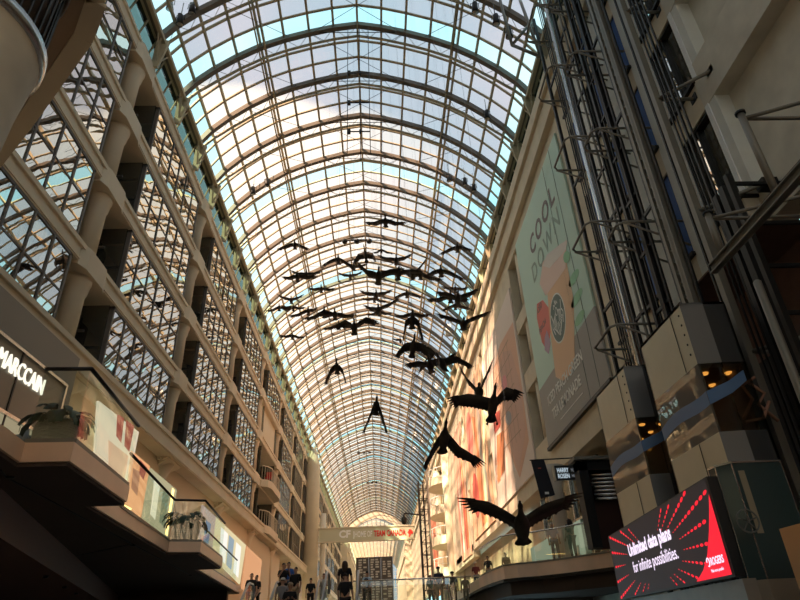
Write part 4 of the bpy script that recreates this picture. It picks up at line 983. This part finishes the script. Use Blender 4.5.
# ---- people
SKIN = mat('skin', (.42, .25, .17), .6); HAIRD = mat('hair_dark', (.018, .012, .010), .7); HAIRG = mat('hair_grey', (.35, .33, .30), .7)
def skinmesh(name, pts, edges, rad, m, parent, sub=1, root_i=0):
    me = bpy.data.meshes.new(name); me.from_pydata([tuple(p_) for p_ in pts], edges, []); o = bpy.data.objects.new(name, me); COL.objects.link(o)
    o.parent = parent
    md = o.modifiers.new('skin', 'SKIN'); md.use_smooth_shade = True
    for i, r in enumerate(rad):
        sv = me.skin_vertices[0].data[i]; sv.radius = (r, r) if not isinstance(r, tuple) else r; sv.use_root = (i == root_i)
    s = o.modifiers.new('sub', 'SUBSURF'); s.levels = sub; s.render_levels = sub
    me.materials.append(m); return o
def person(x, y, z, face, shirt, pants, label, pose='stand', hair='short', haircol=None, h=1.74, cap=None, lean=0, bag=None):
    """face: heading angle in degrees, 0 = looks away along the hall (+y)"""
    root = empty('person', (x, y, z)); root.rotation_euler = (0, 0, math.radians(-face)); k = h / 1.74
    S = lambda *a: V(a) * k
    hip, spine, chest, neck0, neck1, head, crown = S(0, 0, .95), S(0, 0, 1.12), S(0, .01, 1.32), S(0, 0, 1.46), S(0, .01, 1.53), S(0, .03, 1.62), S(0, .02, 1.69)
    P = [hip, spine, chest, neck0, neck1, head, crown]; E = [(i, i + 1) for i in range(6)]; R = [(.16, .12), (.145, .105), (.17, .12), .07, .055, (.078, .095), (.06, .075)]
    legs = []; arms = []
    for s in (-1, 1):
        n = len(P); st = .12 * s if pose == 'walk' else 0
        P += [S(s * .10, 0, .90), S(s * .11, .03 + st * .9, .50), S(s * .11, st * 1.9 - .01, .09), S(s * .12, .15 + st * 1.9, .04)]; E += [(0, n), (n, n + 1), (n + 1, n + 2), (n + 2, n + 3)]; R += [.095, .062, .042, .035]
        legs.append((P[n], P[n + 1], P[n + 2]))
        n = len(P)
        if pose == 'photo': el, wr_ = S(s * .27, .12, 1.18), S(s * .10, .30, 1.50)
        elif pose == 'phone': el, wr_ = S(s * .24, .02, 1.13), S(s * .10, .28, 1.22)
        elif pose == 'head' and s > 0: el, wr_ = S(.30, .05, 1.40), S(.16, .05, 1.62)
        elif pose == 'walk': el, wr_ = S(s * .25, -.05 - .1 * s, 1.12), S(s * .26, .08 - .22 * s, .88)
        else: el, wr_ = S(s * .25, -.02, 1.12), S(s * .26, .08, .87)
        sh = S(s * .185, 0, 1.41); dv = (wr_ - el).normalized(); palm = wr_ + dv * .07 * k
        P += [sh, el, wr_, palm]; E += [(2, n), (n, n + 1), (n + 1, n + 2), (n + 2, n + 3)]; R += [.062, .042, .028, .030]
        arms.append((sh, el, wr_)); pi = n + 3
        sd = dv.cross(V((0, 1, 0))); sd = sd.normalized() if sd.length > .1 else V((1, 0, 0)); bend = V((0, 1, 0)) if abs(dv.y) < .8 else V((0, 0, -1))
        for f in range(4):
            off_ = sd * (f - 1.5) * .020 * k; L_ = (.036, .042, .040, .032)[f] * k; n = len(P)
            P += [palm + off_ + dv * L_, palm + off_ + dv * L_ * 1.8 + bend * L_ * .5]; E += [(pi, n), (n, n + 1)]; R += [.0095, .008]
        n = len(P); P += [wr_ + dv * .04 * k + sd * .035 * k * s, wr_ + dv * .07 * k + sd * .05 * k * s]; E += [(pi, n), (n, n + 1)]; R += [.011, .009]
    skinmesh('body', P, E, [tuple(q * k for q in r) if isinstance(r, tuple) else r * k for r in R], SKIN, root)
    # face
    b = MB(); b.tube([S(0, .105, 1.635), S(0, .135, 1.60), S(0, .11, 1.595)], [.008, .014, .008], SKIN, 6)
    for s in (-1, 1): b.lathe(S(s * .032, .112, 1.63), [(.004, 0), (.011, .005), (.004, .012)], BLACK, 8); b.tube([S(s * .078, .02, 1.59), S(s * .092, .01, 1.62), S(s * .08, .015, 1.645)], .012, SKIN, 6)
    b.bar(S(-.022, .112, 1.572), S(.022, .112, 1.572), .006, .006, mat('lips', (.30, .12, .10), .6)); f_ = b.build('face'); f_.parent = root
    # clothes
    sp = [S(0, 0, .90), S(0, 0, 1.12), S(0, .005, 1.32), S(0, 0, 1.45)]; se = [(0, 1), (1, 2), (2, 3)]; sr = [(.170, .130), (.155, .120), (.172, .128), (.08, .075)]
    for (sh, el, wr_) in arms:
        n = len(sp); sp += [sh, sh.lerp(el, .85)]; se += [(2, n), (n, n + 1)]; sr += [.066, .054]
    skinmesh('shirt', sp, se, [tuple(q * k for q in r) if isinstance(r, tuple) else r * k for r in sr], shirt, root)
    tp = [S(0, 0, .98)]; te = []; tr_ = [(.168, .128)]
    for lg_ in legs:
        n = len(tp); tp += [lg_[0], lg_[1], lg_[2]]; te += [(0, n), (n, n + 1), (n + 1, n + 2)]; tr_ += [.108, .075, .060]
    skinmesh('trousers', tp, te, [tuple(q * k for q in r) if isinstance(r, tuple) else r * k for r in tr_], pants, root)
    hc = haircol or HAIRD
    if hair == 'long': hp = [S(0, .0, 1.70), S(0, -.045, 1.62), S(0, -.085, 1.48), S(0, -.105, 1.28)]; hr = [.085, .125, .135, .085]
    elif hair == 'bun': hp = [S(0, .0, 1.70), S(0, -.03, 1.64), S(0, -.09, 1.70)]; hr = [.075, .095, .05]
    else: hp = [S(0, .03, 1.715), S(0, -.005, 1.69), S(0, -.03, 1.63)]; hr = [.062, .088, .078]
    skinmesh('hair', hp, [(i, i + 1) for i in range(len(hp) - 1)], [r * k for r in hr], hc, root)
    if cap:
        b = MB(); b.lathe(S(0, .02, 1.665), [(.105, 0), (.10, .05), (.07, .09), (.01, .105)], cap, 16); b.hexa([S(-.07, .10, 1.66), S(.07, .10, 1.66), S(.05, .20, 1.65), S(-.05, .20, 1.65)], [S(-.07, .10, 1.675), S(.07, .10, 1.675), S(.05, .20, 1.665), S(-.05, .20, 1.665)], cap); c_ = b.build('cap'); c_.parent = root
    for s in (-1, 1):
        st = .12 * s * 1.9 if pose == 'walk' else 0
        b = MB(); b.tube([S(s * .115, st - .06, .05), S(s * .115, st + .06, .05), S(s * .12, st + .20, .035)], [.045, .05, .035], BLACK, 8); c_ = b.build('shoe'); c_.parent = root
    if bag:
        b = MB(); b.tube([S(0, -.16, 1.02), S(0, -.17, 1.10), S(0, -.17, 1.30), S(0, -.15, 1.40)], [.08, .14, .14, .08], bag, 10); c_ = b.build('rucksack'); tag(c_, 'rucksack worn by a person', 'bag'); del c_['label'], c_['category']; c_.parent = root
    tag(root, label, 'person')
    return root
def cloth(n, c): return mat('cloth_' + n, c, .85)
BK, NV, WH, GY, TN, LB, JN = cloth('black', (.012, .012, .014)), cloth('navy', (.02, .03, .06)), cloth('white', (.6, .58, .55)), cloth('grey', (.22, .22, .24)), cloth('tan', (.32, .24, .16)), cloth('light_blue', (.38, .50, .62)), cloth('jeans', (.06, .09, .14))
def head_at(px, py, Y): return onY(px, py, Y)
PE = [  # head-top pixel, depth, heading, shirt, trousers, pose, hair, extras, label
 (284, 563, 27.5, 150, BK, BK, 'photo', 'short', {}, 'person in black holding a phone up to the face, leftmost of the escalator group'),
 (289, 562, 29.5, 180, cloth('blue', (.05, .15, .5)), JN, 'stand', 'short', {}, 'person in bright blue, mostly hidden behind the one holding up a phone'),
 (296, 567, 27.2, 200, BK, TN, 'stand', 'short', {}, 'person in black top and tan shorts, right side of the escalator group'),
 (283, 578, 25.2, 10, GY, BK, 'stand', 'short', {'cap': WH}, 'person in a white cap at the front of the escalator group'),
 (290.5, 583, 24.0, 170, BK, NV, 'phone', 'short', {'cap': TN}, 'person in a tan sun hat low in the escalator group'),
 (324, 573.5, 31.5, 180, WH, WH, 'phone', 'short', {}, 'person in white shirt and pale trousers standing left of the long haired woman'),
 (345, 560, 24.5, 0, BK, BK, 'stand', 'long', {'haircol': mat('hair_brown', (.05, .028, .018), .7)}, 'woman in black with long brown hair seen from behind'),
 (345.5, 573, 23.0, 10, BK, BK, 'stand', 'short', {}, 'dark clothed person just in front of the long haired woman'),
 (311, 578, 33, 0, BK, BK, 'stand', 'short', {}, 'small dark figure between the silver escalator rails'),
 (367, 571, 34, 15, LB, BK, 'walk', 'short', {'bag': NV}, 'man in light blue shirt with rucksack leaning at the central glass balustrade'),
 (438, 567, 33, 200, NV, TN, 'stand', 'short', {'cap': NV}, 'tall person in navy shirt and cap in the group right of the tower'),
 (430, 575, 35.5, 160, cloth('green', (.05, .12, .09)), BK, 'stand', 'short', {}, 'person in dark green at the left of the group by the glass'),
 (434, 576, 36.5, 200, TN, BK, 'stand', 'bun', {}, 'person in tan between green shirt and tall navy shirt'),
 (446, 576, 33.5, 180, cloth('purple', (.10, .08, .16)), WH, 'stand', 'long', {}, 'child in purple top and pale shorts in the group by the glass'),
 (452, 572, 32.5, 190, BK, BK, 'stand', 'short', {'cap': BK}, 'man in black with black cap at the right of the group by the glass'),
 (465, 582, 33, 200, TN, TN, 'stand', 'bun', {}, 'small person in beige behind the balustrade, right of the man in black'),
 (475, 562, 40, 200, cloth('maroon', (.14, .03, .03)), JN, 'stand', 'short', {'cap': WH}, 'person in maroon shirt and pale cap behind the curved glass'),
 (487, 556, 36, 200, BK, TN, 'stand', 'short', {}, 'dark haired person behind the curved glass, below the wing of the large goose'),
 (505, 552, 35, 170, TN, BK, 'stand', 'bun', {}, 'person in tan behind the curved glass, left of the large goose'),
 (553, 534, 23.9, 20, GY, GY, 'walk', 'short', {'haircol': HAIRG}, 'grey haired man in a grey shirt walking behind the right balustrade'),
 (570.5, 533, 23.0, -20, BK, BK, 'head', 'long', {}, 'woman in black with a hand to her hair, right of the grey haired man'),
 (257, 575, 34, 200, BK, BK, 'walk', 'short', {}, 'dark person standing behind the far end of the left balcony glass'),
 (252, 573, 33, 180, BK, GY, 'stand', 'short', {}, 'person in black at the far end of the left balcony'),
]
for (px, py, Y, fc, sh, pn, pose, hr, ex, lb) in PE:
    q = onY(px, py, Y); hh = 1.74
    if 'child' in lb: hh = 1.45
    if px in (465,): hh = 1.5
    base = q.z - hh
    fl_ = None
    if Y > 29.6: fl_ = FL if px > 470 else FLC
    if px > 540: fl_ = FL
    if fl_ is not None: hh = max(1.40, min(1.90, q.z - fl_)); base = fl_
    person(q.x, Y, base, fc, sh, pn, lb, pose, hr, h=hh, **ex)

# ---- vault spotlights
def spot(px, py, Y, label, dirv=(0, .3, -1), s=1.0, pale=False):
    q = onY(px, py, Y); root = empty('spotlight', q); dv = V(dirv).normalized(); m_ = LIGHTP if pale else DARKM
    b = MB(); b.tube([q - dv * .28 * s, q + dv * .05 * s, q + dv * .22 * s], [.11 * s, .14 * s, .17 * s], m_, 14); relink(b.build('housing'), root)
    b = MB(); b.tube([q + dv * .221 * s, q + dv * .225 * s], .13 * s, mat('lens', (.45, .42, .36), .2), 14); relink(b.build('lens'), root)
    b = MB(); b.tube([q + V((-.18 * s, 0, 0)), q + V((-.18 * s, 0, .3 * s)), q + V((.18 * s, 0, .3 * s)), q + V((.18 * s, 0, 0))], .02, DARKM, 6); b.tube([q + V((0, 0, .3 * s)), q + V((0, 0, 1.2 * s))], .02, DARKM, 6); relink(b.build('yoke'), root)
    tag(root, label, 'spotlight', 'spotlights clamped under the vault ribs')
for a in ((170, 5, 16.6, 'upper of the two spotlights at the left end of the top rib'), (180, 20, 16.6, 'lower of the spotlights at the left end of the top rib'), (192, 9, 16.6, 'right of the three spotlights at the top left of the vault'),
          (253, 191, 28.8, 'left of the paired spotlights on the left side of the fourth rib'), (267, 183, 28.8, 'right of the paired spotlights on the left side of the fourth rib'),
          (475, 8, 16.4, 'leftmost spotlight below the dark rib at top right'), (496, 20, 16.4, 'second spotlight below the dark rib at top right'), (509, 33, 16.4, 'third spotlight below the dark rib at top right'), (487, 115, 22.6, 'spotlight hanging alone under the right part of the second rib'),
          (465, 182, 28.8, 'spotlight on the right part of the fourth rib, beside two smaller ones'), (449, 178, 28.8, 'spotlight left of the one on the right part of the fourth rib'), (474, 188, 28.8, 'rightmost spotlight on the fourth rib')):
    spot(*a)
for i, (px, py, Y) in enumerate(((437.5, 386, 66), (420, 398, 71), (428.5, 403, 72), (433.5, 406, 72), (415.7, 435, 86), (422.5, 441, 88), (414.5, 450, 98), (449, 331, 49))):
    spot(px, py, Y, 'small pale fitting on the far vault, right side, ' + ['above three in a row', 'left of three in a row', 'middle of three in a row', 'right of three in a row', 'left of a distant pair', 'right of a distant pair', 'lowest of all', 'nearest of all'][i], s=2.2, pale=True)
# struts at the near end of the vault (top right)
b = MB()
for (p1, p2) in (((512, 45), (533, 20)), ((512, 45), (500, 0)), ((512, 45), (541, 57)), ((541, 57), (520, 0))):
    b.tube([onY(*p1, 16.2), onY(*p2, 16.2)], .07, GREYM, 8)
b.build('end_strut', parent=vault)
# service pole hanging under the ridge
root = empty('service_mast', (RIDGE, 20, 24)); b = MB()
for dx in (-.5, .1, .55): b.tube([(RIDGE + dx, 20, 18.5 + abs(dx)), (RIDGE + dx, 20, 28.1)], .02, DARKM, 6)
relink(b.build('cable'), root)
for z in (20.4, 22.3, 24.4): b = MB(); b.box((RIDGE - .5, 19.97, z), (RIDGE + .55, 20.03, z + .03)); b.box((RIDGE - .5, 19.93, z - .1), (RIDGE - .35, 20.07, z + .12)); b.box((RIDGE + .05, 19.94, z - .08), (RIDGE + .15, 20.06, z + .1)); relink(b.build('cross_piece', DARKM), root)
tag(root, 'thin black cables with cross pieces hanging under the vault ridge', 'cable rig')
for i, (px, py, Y) in enumerate(((357, 240, 36), (364, 452, 95), (372, 482, 120))):
    q = onY(px, py, Y); b = MB(); b.tube([q + V((-1, 0, 0)), q + V((1, 0, 0))], .06, DARKM, 6)
    for dx in (-.9, 0, .9): b.lathe(q + V((dx, 0, -.15)), [(.18, -.1), (.22, .1), (.05, .25)], DARKM, 10)
    tag(b.build('lamp_bar'), 'small dark lamp bar under the ridge, ' + ['above the flock', 'below the flock', 'furthest of the three'][i], 'lamp bar')

# ---- geese
GMESH = GOOSE
def goose(bx, h, t, wl_, tl_, wr_, tr_, label, span=1.95, foot=False):
    """body centre, head, tail, wrists and wing tips as seen; depth follows from the wing span"""
    b2 = V(bx); h2 = V(h); t2 = V(t); W = [V(wl_), V(tl_), V(wr_), V(tr_)]
    W[1] = W[0] + (W[1] - W[0]) * 1.10; W[3] = W[2] + (W[3] - W[2]) * 1.10
    Spx = (W[0] - b2).length + (W[1] - W[0]).length + (W[2] - b2).length + (W[3] - W[2]).length
    D = FPX * span / Spx; P0 = ray(*bx) * (D / FPX); k = D / FPX
    sc = lambda v: (CR * (v.x - b2.x) + CD * (v.y - b2.y)) * k
    rh = P0.normalized(); Lb = .60 * span
    ax2 = h2 - t2; sphi = max(.25, min(.96, ax2.length * k / Lb)); cphi = math.sqrt(1 - sphi ** 2)
    v = (CR * ax2.x + CD * ax2.y); v = (v - rh * v.dot(rh)).normalized()
    fwd = (v * sphi - rh * cphi).normalized()
    lat = sc(W[3]) - sc(W[1]); lat = (lat - fwd * lat.dot(fwd)).normalized(); up = lat.cross(fwd)
    if up.z < 0: up = -up
    # body shift so that head/tail fall where seen
    mid = sc((h2 + t2) / 2 + (h2 - t2) * -.04); c = P0 + mid
    mb = MB(); n = 12
    rings = [(-.44, .005, .03), (-.425, .008, .075), (-.39, .012, .108), (-.35, .020, .105), (-.30, .034, .080), (-.24, .060, .065), (-.12, .088, .088), (.0, .098, .098), (.10, .090, .092), (.18, .064, .068), (.24, .042, .044), (.33, .030, .030), (.41, .028, .027), (.445, .036, .032), (.47, .036, .030), (.495, .024, .020), (.52, .014, .014), (.56, .008, .012), (.575, .003, .005)]
    vs = []; fs = []
    for i, (s, rv, rl) in enumerate(rings):
        lift_ = -.02 * max(0, s - .2) * 4 * Lb * .3
        for q in range(n):
            a = 2 * PI * q / n; vs.append(c + fwd * s * Lb + up * (math.sin(a) * rv * Lb + lift_) + lat * math.cos(a) * rl * Lb)
    for i in range(len(rings) - 1):
        for q in range(n): fs.append([i * n + q, i * n + (q + 1) % n, (i + 1) * n + (q + 1) % n, (i + 1) * n + q])
    fs += [list(range(n))[::-1], [(len(rings) - 1) * n + q for q in range(n)]]
    mb.add(vs, fs, None, True)
    for (sg, w_, tp_) in ((-1, W[0], W[1]), (1, W[2], W[3])):
        r0 = c + fwd * .15 * Lb + lat * sg * .05 * Lb + up * .04 * Lb; wr3 = P0 + sc(w_) + fwd * .06 * Lb; tp3 = P0 + sc(tp_)
        L1 = (wr3 - r0).length; L2_ = (tp3 - wr3).length; ch = .19 * span
        dirt = (tp3 - wr3).normalized(); back = -fwd; back = (back + (r0 - wr3).normalized() * .15).normalized()
        N1 = 6; secs = []
        for i in range(N1 + 1):
            f_ = i / N1; secs.append((r0.lerp(wr3, f_) + up * .03 * math.sin(PI * f_) * span * .3, ch * (1.08 - .05 * f_), .030 * span * (1 - .55 * f_)))
        for i in range(1, 5):
            f_ = i / 4 * .66; secs.append((wr3.lerp(tp3, f_), ch * (1.03 - .52 * f_), .013 * span * (1 - f_ * .5)))
        vs = []; fs = []
        for (p_, cc_, th) in secs: vs += [p_, p_ - fwd * cc_ * .3 + up * th, p_ + back * cc_ * .7 + up * th * .6, p_ + back * cc_, p_ + back * cc_ * .5 - up * th * .25]
        for i in range(len(secs) - 1):
            for q in range(5): a = i * 5; fs.append([a + q, a + (q + 1) % 5, a + 5 + (q + 1) % 5, a + 5 + q])
        e = (len(secs) - 1) * 5; fs += [[4, 3, 2, 1, 0], [e, e + 1, e + 2, e + 3, e + 4]]
        for i in range(0, len(secs) * 5, 5): vs[i + 1] = secs[i // 5][0] + back * secs[i // 5][1] * .25 + up * secs[i // 5][2]
        mb.add(vs, fs, None, True)
        # finger feathers
        pe, ce, th = secs[-1]; rem = L2_ * .34; nf = 6
        for q in range(nf):
            g = q / (nf - 1); st = pe + back * ce * (.04 + .86 * g) - dirt * .06 * span; dq = (dirt * (1 - .40 * g) + back * (.06 + .62 * g)).normalized(); Lq = (rem + .06 * span) * (1 - .09 * q) * (1 if q else .94) + .01; w2 = ce * .13
            sdv = (back - dq * back.dot(dq)); sdv = sdv.normalized() if sdv.length > .05 else lat
            A0, A1, A2 = st, st + dq * Lq * .55, st + dq * Lq
            v8 = []
            for (pp, ww) in ((A0, w2), (A1, w2 * .9), (A2, w2 * .2)): v8 += [pp - sdv * ww, pp + up * .006, pp + sdv * ww, pp - up * .006]
            mb.add(v8, [[0, 1, 5, 4], [1, 2, 6, 5], [2, 3, 7, 6], [3, 0, 4, 7], [4, 5, 9, 8], [5, 6, 10, 9], [6, 7, 11, 10], [7, 4, 8, 11], [3, 2, 1, 0], [8, 9, 10, 11]])
        # trailing feather serration
        for i in range(N1 + 2):
            p_, cc_, th = secs[i]; p2, c2, _ = secs[i + 1]; a_ = p_ + back * cc_ * .9; b_ = p2 + back * c2 * .9; tipv = (a_ + b_) / 2 + back * ch * .20
            mb.add([a_, b_, tipv + up * .004, tipv - up * .004], [[0, 1, 2], [1, 0, 3], [0, 2, 3], [1, 3, 2]])
    me = bpy.data.meshes.new('goose'); o = empty('goose', tuple(c)); bpy.data.objects.remove(o)
    mb.v = [tuple(V(q) - c) for q in mb.v]
    o = mb.build('goose', GMESH); o.location = c
    zr = 27.0 - .04 * (c.x - RIDGE) ** 2
    w = MB()
    for s in (.18, -.2): w.bar(fwd * s * Lb + up * .07 * Lb, (fwd.x * s * Lb * .4, fwd.y * s * Lb * .4, zr - c.z), .003, .003)
    ww = w.build('hanging_wire', mat('wire', (.25, .25, .25), .4, metal=.6)); ww.parent = o
    if foot:
        for sg in (-1, 1):
            f = MB(); f.tube([lat * sg * .05 * Lb - fwd * .2 * Lb - up * .05 * Lb, lat * sg * .09 * Lb - fwd * .30 * Lb - up * .14 * Lb, lat * sg * .10 * Lb - fwd * .36 * Lb - up * .13 * Lb], [.018, .014, .03], None, 6); ff = f.build('foot', GMESH); ff.parent = o
    tag(o, label, 'goose sculpture', 'goose sculptures hanging under the vault'); return o
def g2(cx_, cy_, x0, y0, x1, y1, label, span=1.95, arch=.0, hd=None, tl=None):
    S_ = math.hypot(x1 - x0, y1 - y0); b_ = V((cx_, cy_)); a = V((x0, y0)); c = V((x1, y1))
    nrm_ = V((0, -1)); wl_ = b_.lerp(a, .5) + nrm_ * S_ * arch; wr_ = b_.lerp(c, .5) + nrm_ * S_ * arch
    h_ = hd or (cx_ - .0, cy_ - S_ * .20); t_ = tl or (cx_ + .02 * S_, cy_ + S_ * .12)
    return goose((cx_, cy_), h_, t_, tuple(wl_), (x0, y0), tuple(wr_), (x1, y1), label, span)
goose((521, 520), (520, 504), (523.5, 546), (488, 504), (459, 497.5), (551, 504), (581, 492.5), 'largest, lowest goose with wings spread wide, in front of the right balcony', 2.0)
goose((490, 402), (495.5, 384), (490.5, 424), (468, 396), (447.5, 398), (506, 389.5), (523, 392.5), 'large goose with level wings in front of the pinkish white banner', 2.0, True)
goose((478.5, 393), (479, 383), (479, 400), (467, 379), (458, 363), (485, 377), (493, 359), 'goose with both wings raised steeply, directly behind the large level winged one', 2.0)
goose((443.5, 442), (446.5, 420), (442, 455), (433, 447), (422.5, 469), (459, 448), (485, 462.5), 'goose with drooping wings beside the far right wall, left of the orange banner', 2.0)
goose((375.5, 408), (377, 396), (375.5, 416), (369, 417), (362, 434), (383, 417), (388, 434), 'lowest goose in the middle of the hall, wings folded down like an arrow')
goose((337, 368), (336, 358.5), (337.5, 375), (330, 370), (324, 385), (343, 370), (346.5, 383), 'goose left of centre with wings swept down, below the main flock')
goose((412, 350), (415, 333), (411.5, 359), (404, 345), (395, 356), (423, 345), (436, 358), 'dark goose with head up and bent wings, just above the cross-winged pair', 2.0)
goose((443, 362), (437, 353), (446, 372), (431, 349), (420, 343), (457, 357), (473, 366), 'right goose of the overlapping pair at the lower right of the flock', 2.0)
goose((431, 367), (428, 357), (432, 374), (417, 362), (403, 365), (446, 359), (457, 352), 'left goose of the overlapping pair at the lower right of the flock', 2.0)
goose((424, 366), (427, 358), (420, 372), (420, 372), (415.5, 379), (433, 360), (441, 358), 'goose whose one wing points down left, below the overlapping pair')
goose((412, 322), (413, 310), (412, 330), (405, 322), (402.5, 341), (419, 322), (424, 341), 'goose with wings hanging straight down, right of centre')
goose((463, 324), (464, 317), (463, 331), (449, 317), (435, 313), (477, 316), (491, 311), 'large dark goose in a wide V at the right end of the flock', 2.0)
goose((354, 326), (354, 318), (354.5, 336), (345, 321), (332, 327), (366, 318), (379, 322), 'dark goose with arched wings at the lower left of the centre', 2.0)
goose((378.5, 276), (379, 266), (378, 286), (367, 271), (356, 261), (391, 270), (404, 268), 'biggest dark goose at the heart of the flock, wings in a V', 2.0)
goose((366.5, 256), (363.5, 244), (367, 264), (358, 255), (353, 263), (373, 254), (376, 260), 'goose with head raised and drooping wing tips, top of the centre of the flock')
g2(385, 223, 364, 222, 407, 222, 'topmost goose, alone above the flock, wings level')
g2(294.5, 246, 277, 249, 310, 249, 'highest goose on the left, thin wings slightly drooping', arch=.05)
g2(306, 276, 290, 270, 323, 270, 'upper of the two overlapping geese at left with raised wings')
g2(297, 278, 281, 276.5, 318, 275.5, 'lower of the two overlapping geese at left with level wings')
g2(338, 261, 321, 266, 355, 269, 'goose with drooping wings left of the topmost centre goose', arch=.08)
g2(350, 277, 337, 272, 363, 271, 'goose in a shallow V just left of the biggest dark one')
g2(353.5, 268, 340, 258, 368, 263, 'slanting goose wedged above the shallow V one')
g2(321, 290, 307, 287.5, 336, 288, 'small level goose in the middle of the left cluster')
g2(291, 301, 277, 294, 304, 294, 'left cluster goose with a steep V and raised head')
g2(293, 308.5, 280, 305, 306, 307, 'left cluster goose just below the steep V one')
g2(279, 308.5, 266, 310.5, 292, 309, 'leftmost goose of all, wings almost level')
g2(308, 312, 288, 316, 318, 307, 'tilted goose at the left of the long dark overlapping row')
g2(324, 314, 304, 318.5, 344, 313, 'left goose of the long dark overlapping row')
g2(334.5, 316, 316, 313, 356.5, 314.5, 'right goose of the long dark overlapping row')
g2(338.5, 326.5, 322, 328.5, 352, 326, 'thin goose partly hidden behind the arched wing goose')
g2(292, 337, 279, 335, 305, 336.5, 'lowest goose on the left, small with level wings')
g2(376, 296, 359, 290, 393, 289, 'goose in a V directly below the biggest dark one')
g2(374, 300, 361, 298, 387, 301, 'faint goose just under the V shaped one below the centre')
g2(378, 311, 363, 304.5, 400, 297, 'goose in a lopsided V, lower centre')
g2(379, 313.5, 366, 314, 393, 312.5, 'flat goose under the lopsided V one')
g2(370, 321, 360, 319, 380, 323.5, 'small dark goose right of the arched wing one')
g2(381, 251, 373, 252.5, 394, 253, 'tiny level goose high in the centre of the flock', 1.4)
g2(396, 261.5, 377, 254.5, 413, 253, 'goose with raised wings right of the top centre')
goose((398, 274), (399, 266), (398, 281), (388, 271), (379, 271), (411, 270), (425, 271), 'dark level goose immediately right of the biggest one', 2.0)
g2(412.5, 277, 400, 266, 428, 256, 'goose with steep tilted wings right of the biggest one')
g2(420, 276, 405, 274, 443, 279, 'dark goose between the steep tilted one and the drooping one')
g2(440.5, 273, 424, 277, 465, 279.5, 'goose with drooping wings to the right of the centre', arch=.08)
g2(406.5, 295, 393, 298, 423, 297, 'pale thin goose right of the lower V', arch=.06)
g2(457, 249, 439, 254, 473, 250, 'highest goose on the right, alone by the vault edge', arch=.06)
goose((458, 299), (458, 290), (458, 307), (446, 293), (435, 291.5), (469, 293), (479, 288), 'darkest goose of the right hand stack, wings raised', 2.0)
g2(450, 298.5, 426, 299, 470, 299, 'level goose behind the darkest one of the right hand stack')
g2(455, 290, 441, 286, 469, 287, 'topmost small goose of the right hand stack')
g2(455, 307, 441, 310.5, 471, 308.5, 'lowest goose of the right hand stack', arch=.05)
g2(412, 316, 394.5, 315, 431, 314, 'flat wide goose behind the one with hanging wings')
g2(400, 341, 392, 338, 407, 352, 'goose whose wing tip pokes out behind the dark one with head up')
